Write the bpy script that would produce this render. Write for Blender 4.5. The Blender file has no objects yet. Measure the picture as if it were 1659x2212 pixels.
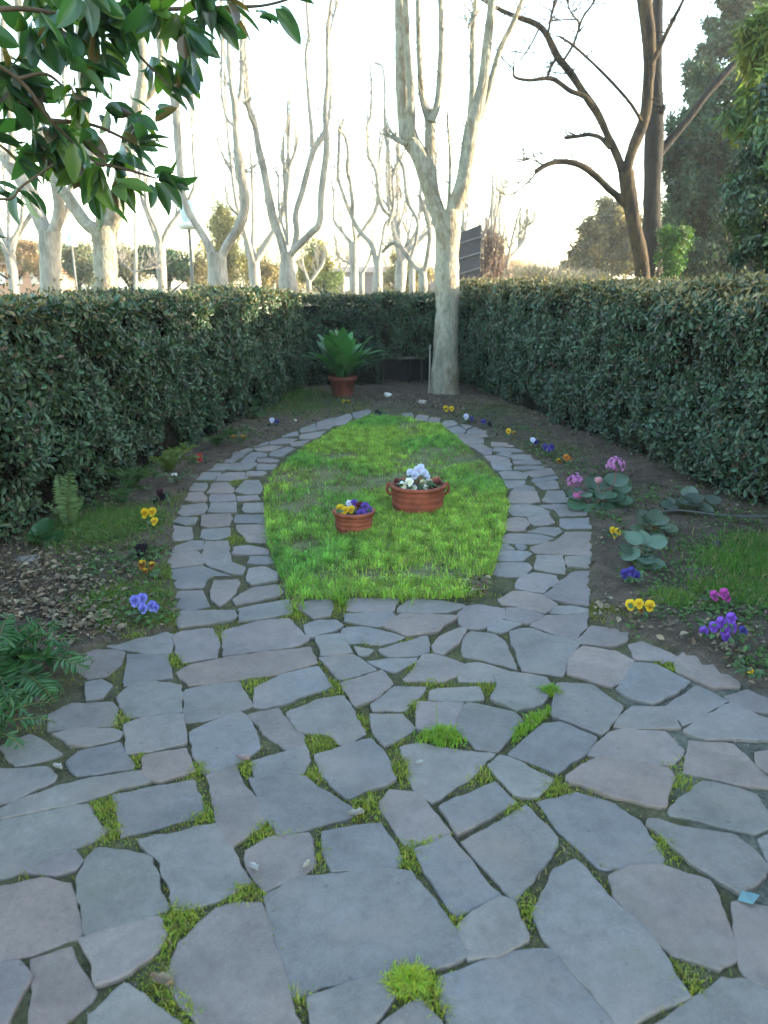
import bpy, math, random
import numpy as np
from mathutils import Vector, noise
R = math.radians
RNG = np.random.default_rng(7)
random.seed(7)
sc = bpy.context.scene
COL = sc.collection
# ------------------------------------------------------------------ camera model
F, U0, V0 = 1671.0, 829.5, 1106.0
PIT = R(16.4); CAMH = 1.5
cp, sp_ = math.cos(PIT), math.sin(PIT)
def ray(u, v):
    a = (u-U0)/F; b = (V0-v)/F
    return (a, cp+b*sp_, -sp_+b*cp)
def G(u, v, z=0.0):
    d = ray(u, v); t = (z-CAMH)/d[2]
    return (d[0]*t, d[1]*t)
def W(u, v, Y):
    d = ray(u, v); t = Y/d[1]
    return (d[0]*t, Y, CAMH+d[2]*t)
def PX(Y, v=600):           # metres per reference pixel at distance Y
    d = ray(U0, v); return (Y/d[1])/F
def proj(x, y, z):
    zc = y*cp-(z-CAMH)*sp_; yc = y*sp_+(z-CAMH)*cp
    if zc < 0.05: return (-9999, -9999)
    return (U0+F*x/zc, V0-F*yc/zc)

# ------------------------------------------------------------------ helpers
def tag(o, label=None, cat=None, group=None, kind=None):
    if label: o['label'] = label
    if cat: o['category'] = cat
    if group: o['group'] = group
    if kind: o['kind'] = kind
    return o
def empty(name, loc, label, cat, group=None):
    o = bpy.data.objects.new(name, None); COL.objects.link(o)
    o.location = loc; o.empty_display_size = 0.1
    return tag(o, label, cat, group)
class MB:
    def __init__(s): s.v = []; s.f = {}; s.c = []; s.n = 0
    def add(s, v, f, c=(1, 1, 1)):
        v = np.asarray(v, float).reshape(-1, 3); k = len(v)
        c = np.asarray(c, float)
        if c.ndim == 1: c = np.tile(c, (k, 1))
        s.v.append(v); s.c.append(c)
        if isinstance(f, np.ndarray):
            s.f.setdefault(f.shape[1], []).append(f+s.n)
        else:
            for q in f: s.f.setdefault(len(q), []).append(np.array([q])+s.n)
        s.n += k
    def inst(s, tv, tf, pos, X, Y, Z, scale, col):
        """template tv(k,3), tf(f,n); N instances"""
        N = len(pos); k = len(tv)
        sc_ = np.asarray(scale).reshape(N, -1)
        if sc_.shape[1] == 1: sc_ = np.repeat(sc_, 3, 1)
        t = tv[None]*sc_[:, None, :]
        v = pos[:, None]+t[..., 0:1]*X[:, None]+t[..., 1:2]*Y[:, None]+t[..., 2:3]*Z[:, None]
        f = (tf[None]+(np.arange(N)*k)[:, None, None]).reshape(-1, tf.shape[1])
        s.v.append(v.reshape(-1, 3)); s.c.append(np.repeat(col, k, 0))
        s.f.setdefault(tf.shape[1], []).append(f+s.n); s.n += N*k
    def build(s, name, m, parent=None, smooth=False, origin=None):
        me = bpy.data.meshes.new(name)
        V = np.concatenate(s.v); C = np.concatenate(s.c)
        if parent is not None and origin is None: origin = parent.location
        o = bpy.data.objects.new(name, me); COL.objects.link(o)
        if origin is not None:
            V = V-np.array(origin)
        if parent is not None: o.parent = parent
        elif origin is not None: o.location = origin
        idx = []; st = []; tot = []; p = 0
        for k, L in s.f.items():
            a = np.concatenate(L); idx.append(a.ravel())
            st.append(p+np.arange(len(a))*k); tot.append(np.full(len(a), k)); p += a.size
        idx = np.concatenate(idx); st = np.concatenate(st); tot = np.concatenate(tot)
        me.vertices.add(len(V)); me.vertices.foreach_set('co', V.astype(np.float32).ravel())
        me.loops.add(len(idx)); me.loops.foreach_set('vertex_index', idx.astype(np.int32))
        me.polygons.add(len(st)); me.polygons.foreach_set('loop_start', st.astype(np.int32))
        me.polygons.foreach_set('loop_total', tot.astype(np.int32))
        me.polygons.foreach_set('use_smooth', np.full(len(st), smooth))
        ca = me.color_attributes.new('col', 'FLOAT_COLOR', 'POINT')
        ca.data.foreach_set('color', np.concatenate([C, np.ones((len(C), 1))], 1).astype(np.float32).ravel())
        me.update(calc_edges=True); me.validate()
        me.materials.append(m)
        return o
def unit(a): return a/(np.linalg.norm(a, axis=-1, keepdims=True)+1e-9)
def frames(n, d):
    Z = unit(n); X = unit(np.cross(d, Z)); Y = np.cross(Z, X); return X, Y, Z
def nz(x, y, z=0.0, s=1.0): return noise.noise(Vector((x*s, y*s, z*s)))
def pip(P, poly):
    x, y = P[:, 0], P[:, 1]; ins = np.zeros(len(P), bool); n = len(poly); j = n-1
    for i in range(n):
        xi, yi = poly[i]; xj, yj = poly[j]
        c = ((yi > y) != (yj > y)) & (x < (xj-xi)*(y-yi)/((yj-yi) if yj != yi else 1e-9)+xi)
        ins ^= c; j = i
    return ins

# ------------------------------------------------------------------ materials
def mat(name):
    m = bpy.data.materials.new(name); m.use_nodes = True
    nt = m.node_tree; return m, nt, nt.nodes['Principled BSDF'], nt.nodes['Material Output']
def N(nt, t, **k):
    n = nt.nodes.new(t)
    for a, b in k.items():
        if a.startswith('i_'): n.inputs[a[2:].replace('_', ' ')].default_value = b
        else: setattr(n, a, b)
    return n
def mul_noise(nt, colsock, scale, lo, hi, detail=4, coord='Object', fac=1.0, rough=.6):
    tc = N(nt, 'ShaderNodeTexCoord'); no = N(nt, 'ShaderNodeTexNoise')
    no.inputs['Scale'].default_value = scale; no.inputs['Detail'].default_value = detail; no.inputs['Roughness'].default_value = rough
    nt.links.new(tc.outputs[coord], no.inputs['Vector'])
    mr = N(nt, 'ShaderNodeMapRange'); mr.inputs['From Min'].default_value = .3; mr.inputs['From Max'].default_value = .7
    mr.inputs['To Min'].default_value = lo; mr.inputs['To Max'].default_value = hi
    nt.links.new(no.outputs['Fac'], mr.inputs['Value'])
    mx = N(nt, 'ShaderNodeMix', data_type='RGBA', blend_type='MULTIPLY'); mx.inputs['Factor'].default_value = fac
    nt.links.new(colsock, mx.inputs['A']); nt.links.new(mr.outputs['Result'], mx.inputs['B'])
    return mx.outputs['Result'], no.outputs['Fac']
def bump(nt, b, src, dist, strength=.5, prev=None):
    bp = N(nt, 'ShaderNodeBump'); bp.inputs['Strength'].default_value = strength; bp.inputs['Distance'].default_value = dist
    nt.links.new(src, bp.inputs['Height'])
    if prev: nt.links.new(prev, bp.inputs['Normal'])
    nt.links.new(bp.outputs['Normal'], b.inputs['Normal']); return bp.outputs['Normal']
def leaf_mat(name, rough=.45, trans=.3, tcol=(1.6, 1.7, .6), spec=.5):
    m, nt, b, out = mat(name)
    a = N(nt, 'ShaderNodeAttribute', attribute_name='col')
    nt.links.new(a.outputs['Color'], b.inputs['Base Color'])
    b.inputs['Roughness'].default_value = rough; b.inputs['Specular IOR Level'].default_value = spec
    if trans > 0:
        tr = N(nt, 'ShaderNodeBsdfTranslucent')
        mx = N(nt, 'ShaderNodeMix', data_type='RGBA', blend_type='MULTIPLY'); mx.inputs['Factor'].default_value = 1
        nt.links.new(a.outputs['Color'], mx.inputs['A']); mx.inputs['B'].default_value = (*tcol, 1)
        nt.links.new(mx.outputs['Result'], tr.inputs['Color'])
        ms = N(nt, 'ShaderNodeMixShader'); ms.inputs['Fac'].default_value = trans
        nt.links.new(b.outputs[0], ms.inputs[1]); nt.links.new(tr.outputs[0], ms.inputs[2])
        nt.links.new(ms.outputs[0], out.inputs['Surface'])
    return m
def attr_mat(name, rough=.8, scale=20, lo=.75, hi=1.25, bd=.004, bs=60, spec=.3):
    m, nt, b, out = mat(name)
    a = N(nt, 'ShaderNodeAttribute', attribute_name='col')
    c, _ = mul_noise(nt, a.outputs['Color'], scale, lo, hi)
    nt.links.new(c, b.inputs['Base Color']); b.inputs['Roughness'].default_value = rough
    b.inputs['Specular IOR Level'].default_value = spec
    if bd:
        _, f = mul_noise(nt, a.outputs['Color'], bs, 0, 1); bump(nt, b, f, bd)
    return m
M = {}
M['leaf'] = leaf_mat('hedge_leaf', .42, .18, spec=.36)
M['grass'] = leaf_mat('grass_blade', .6, .3, (1.5, 1.5, .6), spec=.2)
M['magnolia'] = leaf_mat('magnolia_leaf', .34, .34, (2.4, 2.5, .6), spec=.6)
M['petal'] = leaf_mat('petal', .7, .25, (1, 1, 1), spec=.2)
M['crown'] = leaf_mat('crown_leaf', .6, .25, (1.6, 1.6, .6), spec=.3)
M['litter'] = attr_mat('dry_leaf', .85, 30, .8, 1.2, 0)
M['dark'] = attr_mat('twig_mass', 1.0, 14, .3, 1.2, .03, 30, spec=0)
M['clay'] = attr_mat('terracotta', .85, 9, .5, 1.2, .004, 45)
M['rock'] = attr_mat('rock', .9, 12, .7, 1.2, .01, 20)
M['paint'] = attr_mat('painted', .6, 6, .85, 1.1, 0)
# stone
m, nt, b, out = mat('porphyry'); M['stone'] = m
a = N(nt, 'ShaderNodeAttribute', attribute_name='col')
c, _ = mul_noise(nt, a.outputs['Color'], 4.3, .74, 1.22, 8, rough=.7)
c, f2 = mul_noise(nt, c, 26, .74, 1.2, 9, rough=.85)
c, f3 = mul_noise(nt, c, 260, .84, 1.16, 3)
tc = N(nt, 'ShaderNodeTexCoord')
# pale scuffs and dark flecks
vo = N(nt, 'ShaderNodeTexVoronoi'); vo.inputs['Scale'].default_value = 9; vo.inputs['Randomness'].default_value = 1
nt.links.new(tc.outputs['Object'], vo.inputs['Vector'])
cr = N(nt, 'ShaderNodeValToRGB'); cr.color_ramp.elements[0].position = .03; cr.color_ramp.elements[0].color = (.2, .2, .2, 1)
cr.color_ramp.elements[1].position = .075; cr.color_ramp.elements[1].color = (1, 1, 1, 1)
nt.links.new(vo.outputs['Distance'], cr.inputs[0])
mx = N(nt, 'ShaderNodeMix', data_type='RGBA', blend_type='MULTIPLY'); mx.inputs['Factor'].default_value = .45
nt.links.new(c, mx.inputs['A']); nt.links.new(cr.outputs[0], mx.inputs['B'])
# brownish/purple mineral clouds
no = N(nt, 'ShaderNodeTexNoise'); no.inputs['Scale'].default_value = 3.1; no.inputs['Detail'].default_value = 5
nt.links.new(tc.outputs['Object'], no.inputs['Vector'])
cr2 = N(nt, 'ShaderNodeValToRGB'); cr2.color_ramp.elements[0].position = .5; cr2.color_ramp.elements[0].color = (0, 0, 0, 1)
cr2.color_ramp.elements[1].position = .75; cr2.color_ramp.elements[1].color = (.5, .5, .5, 1)
nt.links.new(no.outputs['Fac'], cr2.inputs[0])
mx2 = N(nt, 'ShaderNodeMix', data_type='RGBA'); nt.links.new(cr2.outputs[0], mx2.inputs['Factor'])
nt.links.new(mx.outputs['Result'], mx2.inputs['A']); mx2.inputs['B'].default_value = (.25, .185, .155, 1)
nt.links.new(mx2.outputs['Result'], b.inputs['Base Color'])
b.inputs['Roughness'].default_value = .62; b.inputs['Specular IOR Level'].default_value = .35
# cleft layers: stepped noise, and greenish dirt that gathers in patches
n4 = N(nt, 'ShaderNodeTexNoise'); n4.inputs['Scale'].default_value = 6; n4.inputs['Detail'].default_value = 4; nt.links.new(tc.outputs['Object'], n4.inputs['Vector'])
mm = N(nt, 'ShaderNodeMath', operation='SNAP'); mm.inputs[1].default_value = .07; nt.links.new(n4.outputs['Fac'], mm.inputs[0])
n0 = bump(nt, b, mm.outputs[0], .010, .45)
n1 = bump(nt, b, f2, .009, .6, n0); bump(nt, b, f3, .0015, .6, n1)
n5 = N(nt, 'ShaderNodeTexNoise'); n5.inputs['Scale'].default_value = 2.2; n5.inputs['Detail'].default_value = 8; n5.inputs['Roughness'].default_value = .7; nt.links.new(tc.outputs['Object'], n5.inputs['Vector'])
c5 = N(nt, 'ShaderNodeValToRGB'); c5.color_ramp.elements[0].position = .56; c5.color_ramp.elements[0].color = (0, 0, 0, 1); c5.color_ramp.elements[1].position = .70; c5.color_ramp.elements[1].color = (.55, .55, .55, 1)
nt.links.new(n5.outputs['Fac'], c5.inputs[0])
mx3 = N(nt, 'ShaderNodeMix', data_type='RGBA'); nt.links.new(c5.outputs[0], mx3.inputs['Factor']); nt.links.new(mx2.outputs['Result'], mx3.inputs['A']); mx3.inputs['B'].default_value = (.11, .115, .085, 1)
nt.links.new(mx3.outputs['Result'], b.inputs['Base Color'])
# soil
m, nt, b, out = mat('soil'); M['soil'] = m
a = N(nt, 'ShaderNodeAttribute', attribute_name='col')
c, f1 = mul_noise(nt, a.outputs['Color'], 7, .6, 1.35, 6)
c, f2 = mul_noise(nt, c, 70, .55, 1.45, 6, rough=.7)
nt.links.new(c, b.inputs['Base Color']); b.inputs['Roughness'].default_value = 1; b.inputs['Specular IOR Level'].default_value = .1
n1 = bump(nt, b, f2, .012, .9)
# bark: pale plane, brown
def bark(name, cols, scale, bd, stretch=(1, 1, .35)):
    m, nt, b, out = mat(name)
    tc = N(nt, 'ShaderNodeTexCoord'); mp = N(nt, 'ShaderNodeMapping'); mp.inputs['Scale'].default_value = stretch
    nt.links.new(tc.outputs['Object'], mp.inputs['Vector'])
    no = N(nt, 'ShaderNodeTexNoise'); no.inputs['Scale'].default_value = scale; no.inputs['Detail'].default_value = 5; no.inputs['Roughness'].default_value = .6
    nt.links.new(mp.outputs[0], no.inputs['Vector'])
    cr = N(nt, 'ShaderNodeValToRGB'); e = cr.color_ramp.elements
    e[0].position = .32; e[0].color = (*cols[0], 1); e[1].position = .68; e[1].color = (*cols[-1], 1)
    for i, cc in enumerate(cols[1:-1]):
        q = e.new(.32+.36*(i+1)/(len(cols)-1)); q.color = (*cc, 1)
    nt.links.new(no.outputs['Fac'], cr.inputs[0])
    n2 = N(nt, 'ShaderNodeTexNoise'); n2.inputs['Scale'].default_value = scale*6; n2.inputs['Detail'].default_value = 6
    nt.links.new(mp.outputs[0], n2.inputs['Vector'])
    mx = N(nt, 'ShaderNodeMix', data_type='RGBA', blend_type='OVERLAY'); mx.inputs['Factor'].default_value = .5
    nt.links.new(cr.outputs[0], mx.inputs['A']); nt.links.new(n2.outputs['Fac'], mx.inputs['B'])
    nt.links.new(mx.outputs['Result'], b.inputs['Base Color']); b.inputs['Roughness'].default_value = .9
    b.inputs['Specular IOR Level'].default_value = .15
    bump(nt, b, n2.outputs['Fac'], bd, .8); return m
M['plane_bark'] = bark('plane_bark', [(.13, .12, .09), (.185, .18, .145), (.25, .24, .19), (.17, .145, .105), (.22, .205, .155)], 4.5, .03, (1, 1, .5))
M['far_bark'] = bark('far_bark', [(.14, .13, .115), (.24, .23, .20), (.33, .31, .27)], 3.5, .02)
M['brown_bark'] = bark('brown_bark', [(.008, .007, .006), (.018, .015, .012), (.055, .04, .022), (.023, .019, .015)], 5, .03)
M['dark_bark'] = bark('dark_bark', [(.008, .008, .009), (.016, .016, .015), (.026, .024, .02)], 5, .03)
M['green_bark'] = bark('twig_bark', [(.06, .045, .03), (.10, .07, .045)], 12, .003)

# ------------------------------------------------------------------ tubes
def smooth_path(pts, rad, per=5):
    P = np.array(pts, float); r = np.array(rad, float); n = len(P)
    if n < 3: 
        t = np.linspace(0, 1, per+1)[:, None]; return P[0]*(1-t)+P[-1]*t, (r[0]*(1-t)+r[-1]*t)[:, 0]
    E = np.vstack([2*P[0]-P[1], P, 2*P[-1]-P[-2]]); out = []; ro = []
    for i in range(n-1):
        a, b_, c_, d_ = E[i], E[i+1], E[i+2], E[i+3]
        for k in range(per):
            t = k/per
            out.append(.5*((2*b_)+(-a+c_)*t+(2*a-5*b_+4*c_-d_)*t*t+(-a+3*b_-3*c_+d_)*t**3)); ro.append(r[i]*(1-t)+r[i+1]*t)
    out.append(P[-1]); ro.append(r[-1]); return np.array(out), np.array(ro)
def tube(mb, pts, rad, seg=10, per=5, amp=.08, col=(1, 1, 1), seed=0.0, knob=0):
    P, r = smooth_path(pts, rad, per); n = len(P)
    T = unit(np.gradient(P, axis=0)); ref = np.array([0., 1, 0]) if abs(T[0][1]) < .9 else np.array([1., 0, 0])
    V = []; ang = np.linspace(0, 2*math.pi, seg, endpoint=False)
    for i in range(n):
        x = np.cross(ref, T[i]); x /= np.linalg.norm(x)+1e-9; y = np.cross(T[i], x)
        ref = y if False else ref
        for a in ang:
            d = x*math.cos(a)+y*math.sin(a)
            q = P[i]+d*r[i]
            k = 1+amp*2*noise.noise(Vector((q[0]*3/max(r[0]*8, .3)+seed, q[1]*3, q[2]*2.2)))+(amp*1.6*noise.noise(Vector((seed*2+q[0]*.5, q[1]*.5, q[2]*7))) if amp > .05 else 0)
            V.append(P[i]+d*r[i]*k)
    f = [[i*seg+j, i*seg+(j+1) % seg, (i+1)*seg+(j+1) % seg, (i+1)*seg+j] for i in range(n-1) for j in range(seg)]
    mb.add(V, np.array(f), col)
    mb.add(V[:seg], [list(range(seg))[::-1]], col); mb.add(V[-seg:], [list(range(seg))], col)
    return P, r, T
def lathe(mb, prof, cx, cy, cz, seg=32, col=(1, 1, 1), wob=0):
    V = []
    for (r, z) in prof:
        for j in range(seg):
            a = 2*math.pi*j/seg; rr = r*(1+wob*math.sin(8*a) if z > 0 else 1)
            V.append((cx+rr*math.cos(a), cy+rr*math.sin(a), cz+z))
    n = len(prof)
    f = [[i*seg+j, i*seg+(j+1) % seg, (i+1)*seg+(j+1) % seg, (i+1)*seg+j] for i in range(n-1) for j in range(seg)]
    mb.add(V, np.array(f), col)
def box(mb, a, b, col=(1, 1, 1), rot=0, piv=None):
    x0, y0, z0 = a; x1, y1, z1 = b
    V = np.array([(x, y, z) for z in (z0, z1) for y in (y0, y1) for x in (x0, x1)], float)
    if rot:
        p = np.array(piv if piv else ((x0+x1)/2, (y0+y1)/2)); c, s = math.cos(rot), math.sin(rot)
        q = V[:, :2]-p; V[:, 0] = q[:, 0]*c-q[:, 1]*s+p[0]; V[:, 1] = q[:, 0]*s+q[:, 1]*c+p[1]
    mb.add(V, np.array([[0, 2, 3, 1], [4, 5, 7, 6], [0, 1, 5, 4], [2, 6, 7, 3], [0, 4, 6, 2], [1, 3, 7, 5]]), col)
def blob(mb, c, r, col, seed=0, seg=14, amp=.25, sq=1.0):
    V = []; n = seg//2+1
    for i in range(n+1):
        th = math.pi*i/n
        for j in range(seg):
            ph = 2*math.pi*j/seg; d = Vector((math.sin(th)*math.cos(ph), math.sin(th)*math.sin(ph), math.cos(th)))
            k = 1+amp*2*noise.noise(d*1.7+Vector((seed*3.1, seed, 0)))
            V.append((c[0]+d.x*r[0]*k, c[1]+d.y*r[1]*k, c[2]+d.z*r[2]*k))
    f = [[i*seg+j, (i+1)*seg+j, (i+1)*seg+(j+1) % seg, i*seg+(j+1) % seg] for i in range(n) for j in range(seg)]
    mb.add(V, np.array(f), col)
# leaf templates: length along Y, width along X
LEAF = np.array([(0, 0, 0), (.2, .3, .07), (.22, .62, .06), (0, 1, -.06), (-.22, .62, .06), (-.2, .3, .07)]); LEAFF = np.array([[0, 1, 2, 3], [3, 4, 5, 0]])
NEED = np.array([(0, 0, 0), (.09, .4, 0), (0, 1, -.03), (-.09, .4, 0)]); NEEDF = np.array([[0, 1, 2, 3]])

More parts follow.
